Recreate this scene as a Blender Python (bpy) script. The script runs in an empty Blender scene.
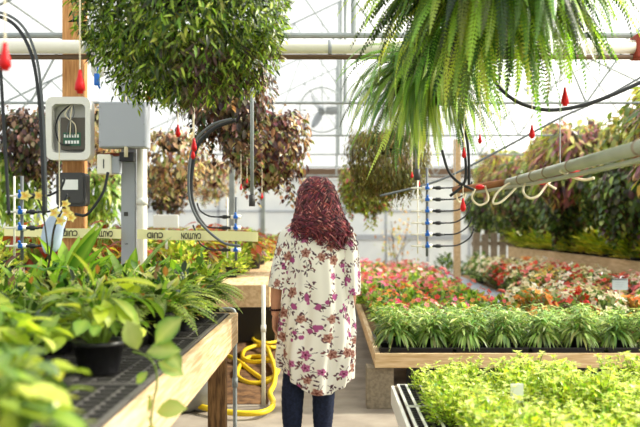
import bpy, math, random
import numpy as np
from mathutils import Vector, Matrix
random.seed(7); RS = np.random.RandomState(11)
PI = math.pi
S = bpy.context.scene
COL = S.collection.objects
F = 800.0; HC = 1.35

def P(px, py, Y):
    """world point seen at picture point px,py at distance Y"""
    return np.array([(px-330)/F*Y, Y, HC+(226-py)/F*Y])

# ------------------------------------------------------------------ materials
def lin(c):
    return tuple((v/12.92 if v <= .04045 else ((v+.055)/1.055)**2.4) for v in c)
MATS = {}
def mat(name, col=(.8,.8,.8), rough=.6, metal=0, spec=.3, noise=0, nscale=12, col2=None, bump=0, stretch=None, coat=0):
    m = bpy.data.materials.new(name); m.use_nodes = True
    nt = m.node_tree; b = nt.nodes['Principled BSDF']
    b.inputs['Roughness'].default_value = rough; b.inputs['Metallic'].default_value = metal
    b.inputs['Specular IOR Level'].default_value = spec
    c1 = lin(col)
    if noise or col2:
        tc = nt.nodes.new('ShaderNodeTexCoord'); mp = nt.nodes.new('ShaderNodeMapping')
        nt.links.new(tc.outputs['Object'], mp.inputs[0])
        if stretch: mp.inputs['Scale'].default_value = stretch
        n = nt.nodes.new('ShaderNodeTexNoise'); n.inputs['Scale'].default_value = nscale; n.inputs['Detail'].default_value = 6
        nt.links.new(mp.outputs[0], n.inputs[0])
        r = nt.nodes.new('ShaderNodeValToRGB')
        c2 = lin(col2) if col2 else tuple(v*(1-noise) for v in c1)
        r.color_ramp.elements[0].position = .35; r.color_ramp.elements[1].position = .65
        r.color_ramp.elements[0].color = (*c2, 1); r.color_ramp.elements[1].color = (*c1, 1)
        nt.links.new(n.outputs[0], r.inputs[0]); nt.links.new(r.outputs[0], b.inputs['Base Color'])
        if bump:
            bp = nt.nodes.new('ShaderNodeBump'); bp.inputs['Strength'].default_value = bump; bp.inputs['Distance'].default_value = .01
            nt.links.new(n.outputs[0], bp.inputs['Height']); nt.links.new(bp.outputs[0], b.inputs['Normal'])
    else:
        b.inputs['Base Color'].default_value = (*c1, 1)
    MATS[name] = m
    return m
def vmat(name, rough=.5, transl=.35, spec=.3, boost=1.25):
    m = bpy.data.materials.new(name); m.use_nodes = True
    nt = m.node_tree; b = nt.nodes['Principled BSDF']; out = nt.nodes['Material Output']
    a = nt.nodes.new('ShaderNodeAttribute'); a.attribute_name = 'Col'
    nt.links.new(a.outputs['Color'], b.inputs['Base Color'])
    b.inputs['Roughness'].default_value = rough; b.inputs['Specular IOR Level'].default_value = spec
    if transl > 0:
        t = nt.nodes.new('ShaderNodeBsdfTranslucent')
        mul = nt.nodes.new('ShaderNodeMixRGB'); mul.blend_type = 'MULTIPLY'; mul.inputs[0].default_value = 1
        mul.inputs[2].default_value = (boost*1.15, boost*1.15, boost*.6, 1)
        nt.links.new(a.outputs['Color'], mul.inputs[1]); nt.links.new(mul.outputs[0], t.inputs[0])
        mx = nt.nodes.new('ShaderNodeMixShader'); mx.inputs[0].default_value = transl
        nt.links.new(b.outputs[0], mx.inputs[1]); nt.links.new(t.outputs[0], mx.inputs[2]); nt.links.new(mx.outputs[0], out.inputs[0])
    return m
LEAF = vmat('leaf', .36, .36, .5, 1.35)
PETAL = vmat('petal', .6, .3, .2, 1.0)
CLOTH = vmat('printed_cloth', .8, .12, .1, 1.0)
HAIR = vmat('hair', .38, .1, .5, 1.0)
mat('pine', (.90,.80,.65), .7, col2=(.76,.62,.44), nscale=5, stretch=(10,.9,16), bump=.2)
mat('pine_x', (.90,.79,.62), .7, col2=(.80,.66,.47), nscale=5, stretch=(1.2,14,14), bump=.15)
mat('pine_z', (.80,.60,.38), .7, col2=(.66,.45,.26), nscale=5, stretch=(14,14,1.2), bump=.15)
mat('end_wood', (.62,.42,.26), .8, col2=(.50,.33,.20), nscale=6)
mat('old_wood', (.60,.45,.28), .8, col2=(.36,.26,.17), nscale=6, stretch=(12,12,1.5), bump=.2)
mat('grey_wood', (.66,.60,.52), .8, col2=(.52,.46,.39), nscale=6, stretch=(10,10,1.5), bump=.2)
mat('warm_board', (.84,.73,.57), .75, col2=(.74,.61,.45), nscale=4, stretch=(10,1,10))
mat('concrete', (.64,.60,.54), .9, col2=(.53,.49,.44), nscale=3.5, bump=.15)
mat('block', (.60,.55,.47), .95, col2=(.50,.46,.39), nscale=40, bump=.5)
mat('soil', (.50,.37,.24), .95, col2=(.30,.21,.14), nscale=14, bump=.6)
mat('potting', (.20,.14,.10), .95, col2=(.11,.08,.06), nscale=60, bump=.6)
mat('black_plastic', (.10,.10,.11), .35, spec=.5)
mat('dark_plastic', (.16,.16,.17), .5)
mat('tray_black', (.13,.12,.12), .5)
mat('steel', (.62,.64,.65), .45, metal=.35)
mat('galv', (.62,.65,.65), .5, metal=.3, noise=.2, nscale=8)
mat('white_paint', (.90,.90,.87), .5)
mat('pvc', (.93,.92,.86), .35, spec=.4)
mat('pipe_green', (.66,.68,.60), .4, noise=.15, nscale=9)
mat('grey_box', (.66,.68,.71), .5)
mat('dark_box', (.27,.27,.27), .5)
mat('panel_grey', (.36,.34,.31), .6)
mat('circuit', (.20,.38,.30), .5)
mat('red', (.83,.10,.12), .4)
mat('redbrown', (.55,.22,.15), .6)
mat('blue', (.15,.42,.78), .4)
mat('rubber', (.17,.18,.19), .5)
mat('grey_tube', (.40,.42,.43), .5)
mat('hose_yellow', (.93,.80,.16), .45)
mat('hose_tan', (.84,.70,.34), .5)
mat('cord', (.90,.86,.74), .7)
mat('tape', (.95,.94,.70), .5)
mat('ink', (.08,.08,.07), .6)
mat('terracotta', (.62,.40,.29), .85, noise=.2, nscale=10)
mat('tray_sunlit', (.36,.35,.34), .45)  # black tray plastic, its sunlit brightness put into the colour
mat('fabric_mat', (.62,.64,.68), .85, noise=.12, nscale=5)
mat('sack', (.55,.55,.53), .6, noise=.25, nscale=8, bump=.4)
mat('skin', (.86,.64,.52), .55, noise=.05)
mat('denim', (.13,.17,.27), .85, col2=(.09,.12,.20), nscale=60, bump=.3)
mat('shoe', (.25,.18,.14), .6)
mat('bead', (.22,.10,.10), .4)
mat('eye', (.93,.93,.92), .3)
mat('lips', (.70,.36,.34), .5)
mat('brown_beam', (.42,.34,.27), .8)
mat('paper', (.93,.94,.93), .6)
mat('tag_grey', (.74,.78,.80), .5)
mat('wet_wall', (.92,.93,.92), .6, col2=(.85,.87,.88), nscale=1.2)
def film():
    m = bpy.data.materials.new('poly_film'); m.use_nodes = True
    nt = m.node_tree; nt.nodes.remove(nt.nodes['Principled BSDF']); out = nt.nodes['Material Output']
    tr = nt.nodes.new('ShaderNodeBsdfTransparent'); tl = nt.nodes.new('ShaderNodeBsdfTranslucent')
    tl.inputs[0].default_value = (.92,.92,.90,1); tr.inputs[0].default_value = (.97,.97,.95,1)
    mx = nt.nodes.new('ShaderNodeMixShader'); mx.inputs[0].default_value = .4
    nt.links.new(tr.outputs[0], mx.inputs[1]); nt.links.new(tl.outputs[0], mx.inputs[2]); nt.links.new(mx.outputs[0], out.inputs[0])
    MATS['film'] = m
film()

# ------------------------------------------------------------------ mesh helpers
class MB:
    def __init__(s): s.v = []; s.f = []
    def _add(s, v, f):
        o = len(s.v); s.v += [tuple(map(float, p)) for p in v]; s.f += [tuple(i+o for i in q) for q in f]
        return s
    def box(s, x0, x1, y0, y1, z0, z1, b=0.0):
        if b <= 0:
            v = [(x0,y0,z0),(x1,y0,z0),(x1,y1,z0),(x0,y1,z0),(x0,y0,z1),(x1,y0,z1),(x1,y1,z1),(x0,y1,z1)]
            return s._add(v, [(3,2,1,0),(4,5,6,7),(0,1,5,4),(1,2,6,5),(2,3,7,6),(3,0,4,7)])
        bm = bmesh.new(); bmesh.ops.create_cube(bm, size=1)
        for q in bm.verts: q.co = ((x0+x1)/2+q.co.x*(x1-x0), (y0+y1)/2+q.co.y*(y1-y0), (z0+z1)/2+q.co.z*(z1-z0))
        bmesh.ops.bevel(bm, geom=bm.edges[:], offset=b, segments=2, affect='EDGES', profile=.5)
        bm.verts.index_update()
        s._add([q.co for q in bm.verts], [[w.index for w in f.verts] for f in bm.faces]); bm.free(); return s
    def tube(s, pts, r, n=8, cap=True):
        pts = [np.array(p, float) for p in pts]; k = len(pts)
        rr = r if hasattr(r, '__len__') else [r]*k
        v = []; prev = None
        for i, p in enumerate(pts):
            t = pts[min(i+1,k-1)] - pts[max(i-1,0)]; t = t/(np.linalg.norm(t)+1e-9)
            if prev is None:
                a = np.array([0,0,1.]) if abs(t[2]) < .9 else np.array([1.,0,0])
                u = np.cross(a, t)
            else: u = prev - t*np.dot(prev, t)
            u = u/(np.linalg.norm(u)+1e-9); w = np.cross(t, u); prev = u
            for j in range(n):
                a = 2*PI*j/n; v.append(p+rr[i]*(math.cos(a)*u+math.sin(a)*w))
        f = [(i*n+j, i*n+(j+1)%n, (i+1)*n+(j+1)%n, (i+1)*n+j) for i in range(k-1) for j in range(n)]
        if cap: f += [tuple(range(n))[::-1], tuple((k-1)*n+j for j in range(n))]
        return s._add(v, f)
    def lathe(s, prof, c=(0,0,0), n=20, sx=1, sy=1, cap=False):
        v = [(c[0]+r*math.cos(2*PI*j/n)*sx, c[1]+r*math.sin(2*PI*j/n)*sy, c[2]+z) for r, z in prof for j in range(n)]
        k = len(prof)
        f = [(i*n+j, i*n+(j+1)%n, (i+1)*n+(j+1)%n, (i+1)*n+j) for i in range(k-1) for j in range(n)]
        if cap: f += [tuple(range(n))[::-1], tuple((k-1)*n+j for j in range(n))]
        return s._add(v, f)
    def ell(s, c, r, n=16, m=10, M=None):
        v = []; f = []
        for i in range(m+1):
            t = PI*i/m
            for j in range(n):
                a = 2*PI*j/n
                q = np.array([r[0]*math.sin(t)*math.cos(a), r[1]*math.sin(t)*math.sin(a), r[2]*math.cos(t)])
                if M is not None: q = M @ q
                v.append(q+np.array(c))
        f = [(i*n+j, (i+1)*n+j, (i+1)*n+(j+1)%n, i*n+(j+1)%n) for i in range(m) for j in range(n)]
        return s._add(v, f)
    def prism(s, poly, axis, a, b):
        """extrude a 2D polygon along axis from a to b"""
        def mk(p, t):
            return {'x':(t,p[0],p[1]), 'y':(p[0],t,p[1]), 'z':(p[0],p[1],t)}[axis]
        n = len(poly)
        v = [mk(p,a) for p in poly]+[mk(p,b) for p in poly]
        f = [tuple(range(n)), tuple(range(2*n-1,n-1,-1))]+[(i,i+n,(i+1)%n+n,(i+1)%n) for i in range(n)]
        return s._add(v, f)
    def obj(s, name, m, parent=None, smooth=False, loc=None):
        me = bpy.data.meshes.new(name); me.from_pydata(s.v, [], s.f); me.update()
        me.materials.append(MATS[m] if isinstance(m, str) else m)
        if smooth: me.polygons.foreach_set('use_smooth', [True]*len(me.polygons))
        return link(name, me, parent, loc)
import bmesh
def link(name, me, parent=None, loc=None):
    o = bpy.data.objects.new(name, me); COL.link(o)
    if parent is not None: o.parent = parent
    if loc is not None: o.location = loc
    return o
def tag(o, label, cat, group=None, kind=None):
    if label: o['label'] = label
    if cat: o['category'] = cat
    if group: o['group'] = group
    if kind: o['kind'] = kind
    return o
def thing(name, label, cat, loc=(0,0,0), rz=0, group=None):
    o = link(name, None); o.location = tuple(map(float, loc)); o.rotation_euler = (0,0,rz); o.empty_display_size = .1
    return tag(o, label, cat, group)
def struct(o): o['kind'] = 'structure'; return o
def dup(root, loc, rz=0, sc=1.0, label=None, group=None):
    r = root.copy(); COL.link(r); r.location = tuple(map(float, loc)); r.rotation_euler = (0,0,rz); r.scale = (sc,)*3
    if label: r['label'] = label
    if group: r['group'] = group
    for ch in list(root.children):
        c = ch.copy(); COL.link(c); c.parent = r
        for g in ch.children:
            d = g.copy(); COL.link(d); d.parent = c
    return r
def smooth_path(pts, n=8):
    pts = [np.array(p, float) for p in pts]; out = []
    for i in range(len(pts)-1):
        p0 = pts[max(i-1,0)]; p1 = pts[i]; p2 = pts[i+1]; p3 = pts[min(i+2,len(pts)-1)]
        for k in range(n):
            t = k/n
            out.append(.5*((2*p1)+(-p0+p2)*t+(2*p0-5*p1+4*p2-p3)*t*t+(-p0+3*p1-3*p2+p3)*t**3))
    out.append(pts[-1]); return out

# ------------------------------------------------------------------ foliage
def leaf_t(n=3, w=.22, fold=.12, curl=.25, belly=.4, tip=0.0):
    """leaf along +x with length 1, (verts, faces, mid flag)"""
    V = []; mid = []
    for i in range(n+1):
        t = i/n
        ww = w*(math.sin(PI*t**(.5/ max(belly,.1)*.8))**.8 if 0 < t < 1 else tip)
        z = -curl*t*t; a = t
        V += [(a, -ww, z+fold*ww/w*.5 if w else z), (a, 0, z), (a, ww, z+fold*ww/w*.5 if w else z)]
        mid += [0,1,0]
    Fc = []
    for i in range(n):
        for j in range(2): Fc.append((i*3+j, (i+1)*3+j, (i+1)*3+j+1, i*3+j+1))
    return np.array(V), np.array(Fc), np.array(mid, float)
def frond_t(a0, a1, pairs=26, pw=.115, thick=.019, bend=1.0):
    """pinnate frond, length 1, in the xz plane; starts at angle a0, ends at a1"""
    V = []; Fc = []; mid = []
    p = np.array([0.,0,0]); N = pairs
    for i in range(N):
        t = i/(N-1); a = math.radians(a0+(a1-a0)*t**(.75*bend)); d = np.array([math.cos(a),0,math.sin(a)])
        nrm = np.array([-math.sin(a),0,math.cos(a)])
        L = pw*(math.sin(PI*min(1,.12+.88*t))**.55*(1-t*.45)+.05)
        for sgn in (-1,1):
            o = len(V); side = np.array([0,sgn,0])
            u = (side*.95+d*.28); u /= np.linalg.norm(u)
            b = p
            V += [b-d*thick*.7, b+u*L*.5+d*thick*-.8-nrm*L*.05, b+u*L-nrm*L*.25, b+u*L*.5+d*thick*.9-nrm*L*.05]
            V[-4] = b-d*thick*.5
            Fc.append((o,o+1,o+2,o+3)); mid += [1,.5,0,.5]
        # rachis
        q = p+d/N; o = len(V)
        V += [p+np.array([0,.004,0]), p-np.array([0,.004,0]), q-np.array([0,.003,0]), q+np.array([0,.003,0])]
        Fc.append((o,o+1,o+2,o+3)); mid += [1,1,1,1]
        p = q
    return np.array(V), np.array(Fc), np.array(mid, float)
def flower_t(k=5, r=.5, cup=.25):
    V = [(0,0,0)]; Fc = []; mid = [1]
    for i in range(k):
        a = 2*PI*i/k; h = PI/k*.92
        o = len(V)
        V += [(cup*.35, r*.62*math.cos(a-h), r*.62*math.sin(a-h)), (cup*.5, r*math.cos(a), r*math.sin(a)), (cup*.35, r*.62*math.cos(a+h), r*.62*math.sin(a+h))]
        Fc.append((0,o,o+1,o+2)); mid += [0,0,0]
    return np.array(V), np.array(Fc), np.array(mid, float)

class FB:
    """fast buffer of many leaves"""
    def __init__(s): s.V = []; s.Fa = []; s.C = []; s.n = 0
    def add(s, T, o, f, u, sc, col, mcol=None, ws=None):
        V, Fc, mid = T; K = len(o)
        o = np.asarray(o, float); f = np.asarray(f, float); u = np.asarray(u, float)
        if u.ndim == 1: u = np.tile(u, (K,1))
        f = f/(np.linalg.norm(f, axis=1, keepdims=True)+1e-9)
        y = np.cross(u, f); y /= (np.linalg.norm(y, axis=1, keepdims=True)+1e-6); z = np.cross(f, y)
        sc = np.broadcast_to(np.asarray(sc, float), (K,)); ws = sc if ws is None else sc*ws
        W = (o[:,None,:] + V[None,:,0:1]*f[:,None,:]*sc[:,None,None] + V[None,:,1:2]*y[:,None,:]*ws[:,None,None] + V[None,:,2:3]*z[:,None,:]*sc[:,None,None])
        n = len(V)
        col = np.asarray(col, float);
        if col.ndim == 1: col = np.tile(col, (K,1))
        mc = col*1.12 if mcol is None else np.broadcast_to(np.asarray(mcol, float), (K,3))
        C = col[:,None,:]*(1-mid[None,:,None]) + mc[:,None,:]*mid[None,:,None]
        fa = Fc[None]+(np.arange(K)*n)[:,None,None]+s.n
        s.V.append(W.reshape(-1,3)); s.Fa.append(fa.reshape(-1,4)); s.C.append(C.reshape(-1,3)); s.n += K*n
        return s
    def tubes(s, pts, r, col, n=4):
        m = MB().tube(pts, r, n, cap=False); V = np.array(m.v); k = len(V)
        s.V.append(V); s.Fa.append(np.array(m.f)+s.n); s.C.append(np.tile(np.array(col, float), (k,1))); s.n += k; return s
    def mesh(s, name, m, smooth=True):
        if m is LEAF: s.C = [(c*.94+c.mean(1,keepdims=True)*.06)*np.array([.885,.885,.78]) for c in s.C]
        V = np.concatenate(s.V).astype(np.float32); Fa = np.concatenate(s.Fa).astype(np.int32); C = np.clip(np.concatenate(s.C), 0, 1)
        me = bpy.data.meshes.new(name); me.vertices.add(len(V)); me.vertices.foreach_set('co', V.ravel())
        me.loops.add(Fa.size); me.loops.foreach_set('vertex_index', Fa.ravel())
        me.polygons.add(len(Fa)); me.polygons.foreach_set('loop_start', np.arange(0, Fa.size, 4, dtype=np.int32))
        me.update(calc_edges=True)
        ca = me.color_attributes.new('Col', 'FLOAT_COLOR', 'POINT')
        L = np.where(C <= .04045, C/12.92, ((C+.055)/1.055)**2.4)
        ca.data.foreach_set('color', np.concatenate([L, np.ones((len(L),1))], 1).astype(np.float32).ravel())
        me.materials.append(m)
        if smooth: me.polygons.foreach_set('use_smooth', np.ones(len(Fa), bool))
        me.validate(); return me
def pal(K, cols, jit=.05, w=None):
    c = np.array(cols, float); i = RS.choice(len(c), K, p=None if w is None else np.array(w)/sum(w))
    return np.clip(c[i]*(1+RS.normal(0, jit*1.6, (K,1)))+RS.normal(0, jit*.4, (K,3)), 0, 1)
def rdir(K):
    v = RS.normal(size=(K,3)); return v/np.linalg.norm(v, axis=1, keepdims=True)
L_OVAL = leaf_t(3, .26, .15, .25, .4); L_NARROW = leaf_t(3, .12, .06, .3, .45); L_BROAD = leaf_t(4, .34, .16, .35, .34)
L_BLADE = leaf_t(5, .055, .03, .5, .45); L_SMALL = leaf_t(2, .3, .12, .15, .4)
FL5 = flower_t(5); FL4 = flower_t(4, .5, .4)
UP = np.array([0,0,1.])

def pot_meshes(r, h, m='black_plastic'):
    a = MB(); a.lathe([(r*.02,0),(r*.76,0),(r*.78,.004),(r*.95,h*.86),(r*1.03,h*.86),(r*1.05,h*.88),(r*1.05,h),(r*.97,h),(r*.93,h*.86),(r*.02,h*.855)], n=18)
    s = MB(); s.lathe([(r*.01,h*.9),(r*.6,h*.91),(r*.95,h*.885)], n=14)
    return a, s
def plant(name, label, cat, foliage, flowers=None, pot=(.06,.1,'black_plastic'), group=None, fz=None):
    t = thing(name, label, cat, (0,0,-50), 0, group)
    if pot:
        a, s = pot_meshes(*pot); a.obj('pot', pot[2], t, True); s.obj('potting_soil', 'potting', t, True)
    fo = link('foliage', foliage, t)
    if flowers: link('blossoms', flowers, t)
    return t

def dome(K, rx, rz, z0, T, size, cols, w=None, inner=.55, up=.5, jit=.06, mcol=None, down=0):
    """leafy mound"""
    fb = FB(); d = rdir(K); d[:,2] = np.abs(d[:,2])*1.0-.15; d /= np.linalg.norm(d, axis=1, keepdims=True)
    rr = inner+(1-inner)*RS.rand(K)**.6
    o = d*rr[:,None]*np.array([rx,rx,rz]); o[:,2] = np.maximum(o[:,2], -.02)+z0
    f = d*np.array([1,1,.6])+rdir(K)*.55+np.array([0,0,up-down])
    sz = size*(.7+.6*RS.rand(K))
    f /= np.linalg.norm(f, axis=1, keepdims=True)
    fb.add(T, o-f*sz[:,None]*.5, f, UP+rdir(K)*.4, sz, pal(K, cols, jit, w), mcol)
    return fb
def stems(fb, K, rx, z1, z0, col, r=.0025):
    for i in range(K):
        a = RS.rand()*2*PI; q = rx*(.3+.7*RS.rand())
        fb.tubes(smooth_path([(0.01*math.cos(a),.01*math.sin(a),z0),(q*.35*math.cos(a),q*.35*math.sin(a),z0+(z1-z0)*.5),(q*math.cos(a),q*math.sin(a),z1)],3), r, col)
def blossoms(K, rx, rz, z0, size, cols, T=FL5, zmin=.25, w=None):
    fb = FB(); d = rdir(K); d[:,2] = np.abs(d[:,2])*.9+zmin; d /= np.linalg.norm(d, axis=1, keepdims=True)
    o = d*np.array([rx,rx,rz])*(1.0+.12*RS.rand(K,1)); o[:,2] += z0
    c = pal(K, cols, .05, w)
    fb.add(T, o, d+rdir(K)*.4+np.array([0,-.3,.2]), rdir(K), size*(.75+.5*RS.rand(K)), c, c*np.array([.9,.75,.6]))
    return fb

def ball(K, r, T, size, cols, w=None, trail=0, trail_len=.3, outw=1, down=.8, jit=.07, inner=.7, mcol=None, colfn=None, zt=.6):
    """hanging basket foliage: shell of leaves plus trailing strands, centre at 0"""
    fb = FB(); d = rdir(K)
    d[:,2] = np.where(d[:,2] > zt, d[:,2]*.5, d[:,2])
    nz = 1+.16*np.sin(d[:,0]*5+1.3)*np.cos(d[:,1]*6+d[:,2]*5)
    rr = (inner+(1-inner)*RS.rand(K)**.5)*nz
    o = d*rr[:,None]*np.array(r)
    f = d*outw*.6+rdir(K)*.6+np.array([0,0,-down])
    c = pal(K, cols, jit, w)
    if colfn is not None: c = colfn(o, c)
    fb.add(T, o, f, d+UP*.5+rdir(K)*.4, size*(.6+.8*RS.rand(K)), c, mcol)
    for i in range(trail):
        a = RS.rand()*2*PI; rad = (.3+.72*RS.rand()); s0 = np.array([math.cos(a)*r[0]*rad, math.sin(a)*r[1]*rad, -r[2]*math.sqrt(max(0,1-min(rad,1)**2))*.8])
        L = trail_len*(.3+.9*RS.rand()); n = int(6+L*45)
        sw = RS.normal(0,.1,2)
        t = np.linspace(0,1,n)[:,None]
        path = s0+np.concatenate([t*sw[0]*L*2, t*sw[1]*L*2, -t*L],1)
        if i % 2 == 0: fb.tubes(path[::3], .0018, (.5,.5,.25), 3)
        ff = np.stack([np.cos(t[:,0]*30+a), np.sin(t[:,0]*30+a), -.5+0*t[:,0]],1)
        fb.add(T, path, ff, UP, size*(.7+.4*RS.rand(n)), pal(n, cols, jit, w), mcol)
    return fb
def hanging(name, label, px, py, Y, foliage_mesh, hook_z, basket_r=.16, up=.22, group=None, rz=0, basket='dark_plastic', loc=None):
    c = P(px,py,Y) if loc is None else np.array(loc, float)
    t = thing(name, label, 'hanging plant', c, rz, group)
    b = MB().lathe([(.01,-.02),(basket_r*.62,-.02),(basket_r*.66,-.01),(basket_r*.97,up*.62),(basket_r*1.06,up*.62),(basket_r*1.06,up*.7),(basket_r*.9,up*.7),(basket_r*.85,up*.6),(.01,up*.58)], n=20)
    b.obj('basket', basket, t, True)
    w = MB(); top = roofz(c[0])-.06-c[2]
    kz = min(top-.05, up+.35)
    for i in range(3):
        a = 2*PI*i/3+.3; w.tube([(basket_r*math.cos(a),basket_r*math.sin(a),up*.66),(0,0,kz)], .0018, 4)
    w.tube([(0,0,kz),(0,0,top)], .0022, 5)
    w.obj('hanger_wire', 'steel', t)
    link('foliage', foliage_mesh, t)
    return t

# ================================================================== CAMERA / LIGHT
cam = bpy.data.cameras.new('camera'); co = bpy.data.objects.new('camera', cam); COL.link(co)
co.location = (0,0,HC); co.rotation_euler = (PI/2,0,0); cam.lens = F/640*36; cam.sensor_width = 36
cam.shift_x = -10/640; cam.shift_y = 12.5/640; cam.clip_start = .05; cam.clip_end = 200
cam.dof.use_dof = True; cam.dof.focus_distance = 5.0; cam.dof.aperture_fstop = 1.9
S.camera = co
w = bpy.data.worlds.new('sky'); S.world = w; w.use_nodes = True
nt = w.node_tree; bg = nt.nodes['Background']
tc = nt.nodes.new('ShaderNodeTexCoord'); sx = nt.nodes.new('ShaderNodeSeparateXYZ'); rp = nt.nodes.new('ShaderNodeValToRGB')
nt.links.new(tc.outputs['Generated'], sx.inputs[0]); nt.links.new(sx.outputs['Z'], rp.inputs[0])
rp.color_ramp.elements[0].position = 0; rp.color_ramp.elements[0].color = (.80,.81,.78,1)
rp.color_ramp.elements[1].position = .6; rp.color_ramp.elements[1].color = (.86,.90,.94,1)
nt.links.new(rp.outputs[0], bg.inputs[0]); bg.inputs[1].default_value = 1.15
sun = bpy.data.lights.new('sun', 'SUN'); sun.energy = 10.5; sun.angle = math.radians(5); sun.color = (1,.94,.82)
so = bpy.data.objects.new('sun', sun); COL.link(so)
sd = Vector((-1.1, -.22, -.80)).normalized()      # light travels this way
so.rotation_euler = sd.to_track_quat('-Z', 'Y').to_euler()
S.view_settings.view_transform = 'Standard'; S.view_settings.look = 'None'; S.view_settings.exposure = 0.25; S.view_settings.gamma = 1
S.cycles.use_denoising = True; S.cycles.max_bounces = 7; S.cycles.diffuse_bounces = 3; S.cycles.transmission_bounces = 5
S.cycles.transparent_max_bounces = 8; S.cycles.sample_clamp_indirect = 4; S.cycles.caustics_reflective = False; S.cycles.caustics_refractive = False

# ================================================================== SETTING
XL, XR, YB, ZE, ZR = -5.6, 6.0, 23.0, 2.95, 5.7
XM = .2
g = MB().box(XL,XR,-3,YB,-.06,0); struct(g.obj('floor', 'concrete'))
g = MB(); 
def soilbed(x0,x1,y0,y1):
    nx, ny = 30, 60; v=[]; f=[]
    for j in range(ny+1):
        for i in range(nx+1):
            x = x0+(x1-x0)*i/nx; y = y0+(y1-y0)*j/ny
            e = min(1, min(i,nx-i)/2, min(j,ny-j)/2)
            v.append((x,y,.004+e*(.02+.015*math.sin(x*7+y*3)*math.sin(y*5)+random.random()*.012)))
    for j in range(ny):
        for i in range(nx): f.append((j*(nx+1)+i, j*(nx+1)+i+1, (j+1)*(nx+1)+i+1, (j+1)*(nx+1)+i))
    return v, f
v, f = soilbed(-2.6,-.47,6.05,14); g._add(v,f); o = g.obj('floor', 'soil', None, True); struct(o)
def panel(name, v, m='film'):
    b = MB(); b._add(v, [(0,1,2,3)] if len(v) == 4 else [tuple(range(len(v)))]); return struct(b.obj(name, m))
panel('ceiling', [(XL,-3,ZE),(XM,-3,ZR),(XM,YB,ZR),(XL,YB,ZE)]); panel('ceiling', [(XM,-3,ZR),(XR,-3,ZE),(XR,YB,ZE),(XM,YB,ZR)])
panel('wall_left', [(XL,-3,0),(XL,-3,ZE),(XL,YB,ZE),(XL,YB,0)]); panel('wall_right', [(XR,-3,0),(XR,-3,ZE),(XR,YB,ZE),(XR,YB,0)])
panel('wall_front', [(XL,-3,0),(XL,-3,ZE),(XM,-3,ZR),(XR,-3,ZE),(XR,-3,0)])
panel('wall_back', [(XL,YB,2.7),(XL,YB,ZE),(XM,YB,ZR),(XR,YB,ZE),(XR,YB,2.7)])
b = MB().box(XL,XR,YB-.02,YB+.04,0,2.7); struct(b.obj('wall_back', 'wet_wall'))
b = MB().box(XL,XR,YB-.12,YB-.02,2.72,3.0); struct(b.obj('trim_1', 'brown_beam'))
b = MB()
for x in np.arange(XL,XR,1.2): b.box(x-.03,x+.03,YB-.05,YB-.02,0,2.7)
b.box(XL,XR,YB-.06,YB-.02,.95,1.1); b.box(XL,XR,YB-.05,YB-.02,1.75,1.8)
struct(b.obj('trim_2', 'grey_box'))
def roofz(x): return ZE+(ZR-ZE)*(1-abs(x-XM)/((XM-XL) if x < XM else (XR-XM)))
TY = [-1.0, 2.4, 5.75, 8.9, 12.1, 15.3, 18.5, 21.7]
for i, y in enumerate(TY):
    b = MB(); zc = 2.72; r = .021 if y < 7 else .016
    b.tube([(XL,y,zc),(XR,y,zc)], r, 8)
    b.tube([(XL,y,ZE-.05),(XM,y,ZR-.05),(XR,y,ZE-.05)], r, 8)
    b.tube([(XM-.03,y,zc),(XM-.03,y,ZR-.05)], .02, 8)
    xs = np.linspace(XL+.5, XR-.5, 13)
    xs = [x for x in xs if abs(x-XM) > .3]
    for k in range(0, len(xs)-1):
        xa, xb = xs[k], xs[k+1]
        if k % 2 == 0: b.tube([(xa,y,zc),(xb,y,roofz(xb)-.06)], .013, 6)
        else: b.tube([(xa,y,roofz(xa)-.06),(xb,y,zc)], .013, 6)
    for x in (XL+.03, XR-.03): b.box(x-.04,x+.04,y-.04,y+.04,0,ZE)
    struct(b.obj('trim_3', 'galv', None))
b = MB()
for x in (-3.6,-1.7,2.0,4.0): b.tube([(x,-3,roofz(x)-.03),(x,YB,roofz(x)-.03)], .013, 6)
struct(b.obj('trim_4', 'galv'))

# white overhead pipe with dark underside strip
t = thing('overhead_pipe', 'thick white overhead pipe crossing the greenhouse above the woman', 'pipe', (0,5.45,2.52))
MB().tube([(-5,0,.05),(3.05,0,.05)], .047, 16).obj('pipe_body', 'pvc', t, True)
MB().tube([(-5,.03,-.012),(3.0,.03,-.012)], .018, 10).obj('lower_line', 'brown_beam', t, True)
for x in (-2.9,-1.65,-.35,.0,1.6,2.6): MB().tube([(x-.012,0,.05),(x+.012,0,.05)], .05, 16).obj('pipe_clamp', 'grey_box', t, True)
b = MB().box(2.07,2.2,-.06,.08,-.03,.13,.008); b.obj('end_bracket', 'redbrown', t)
for x in (-3,-.35,2.6): MB().tube([(x,0,.1),(x,.3,.2)], .006, 6).obj('support_rod', 'steel', t)

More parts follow.
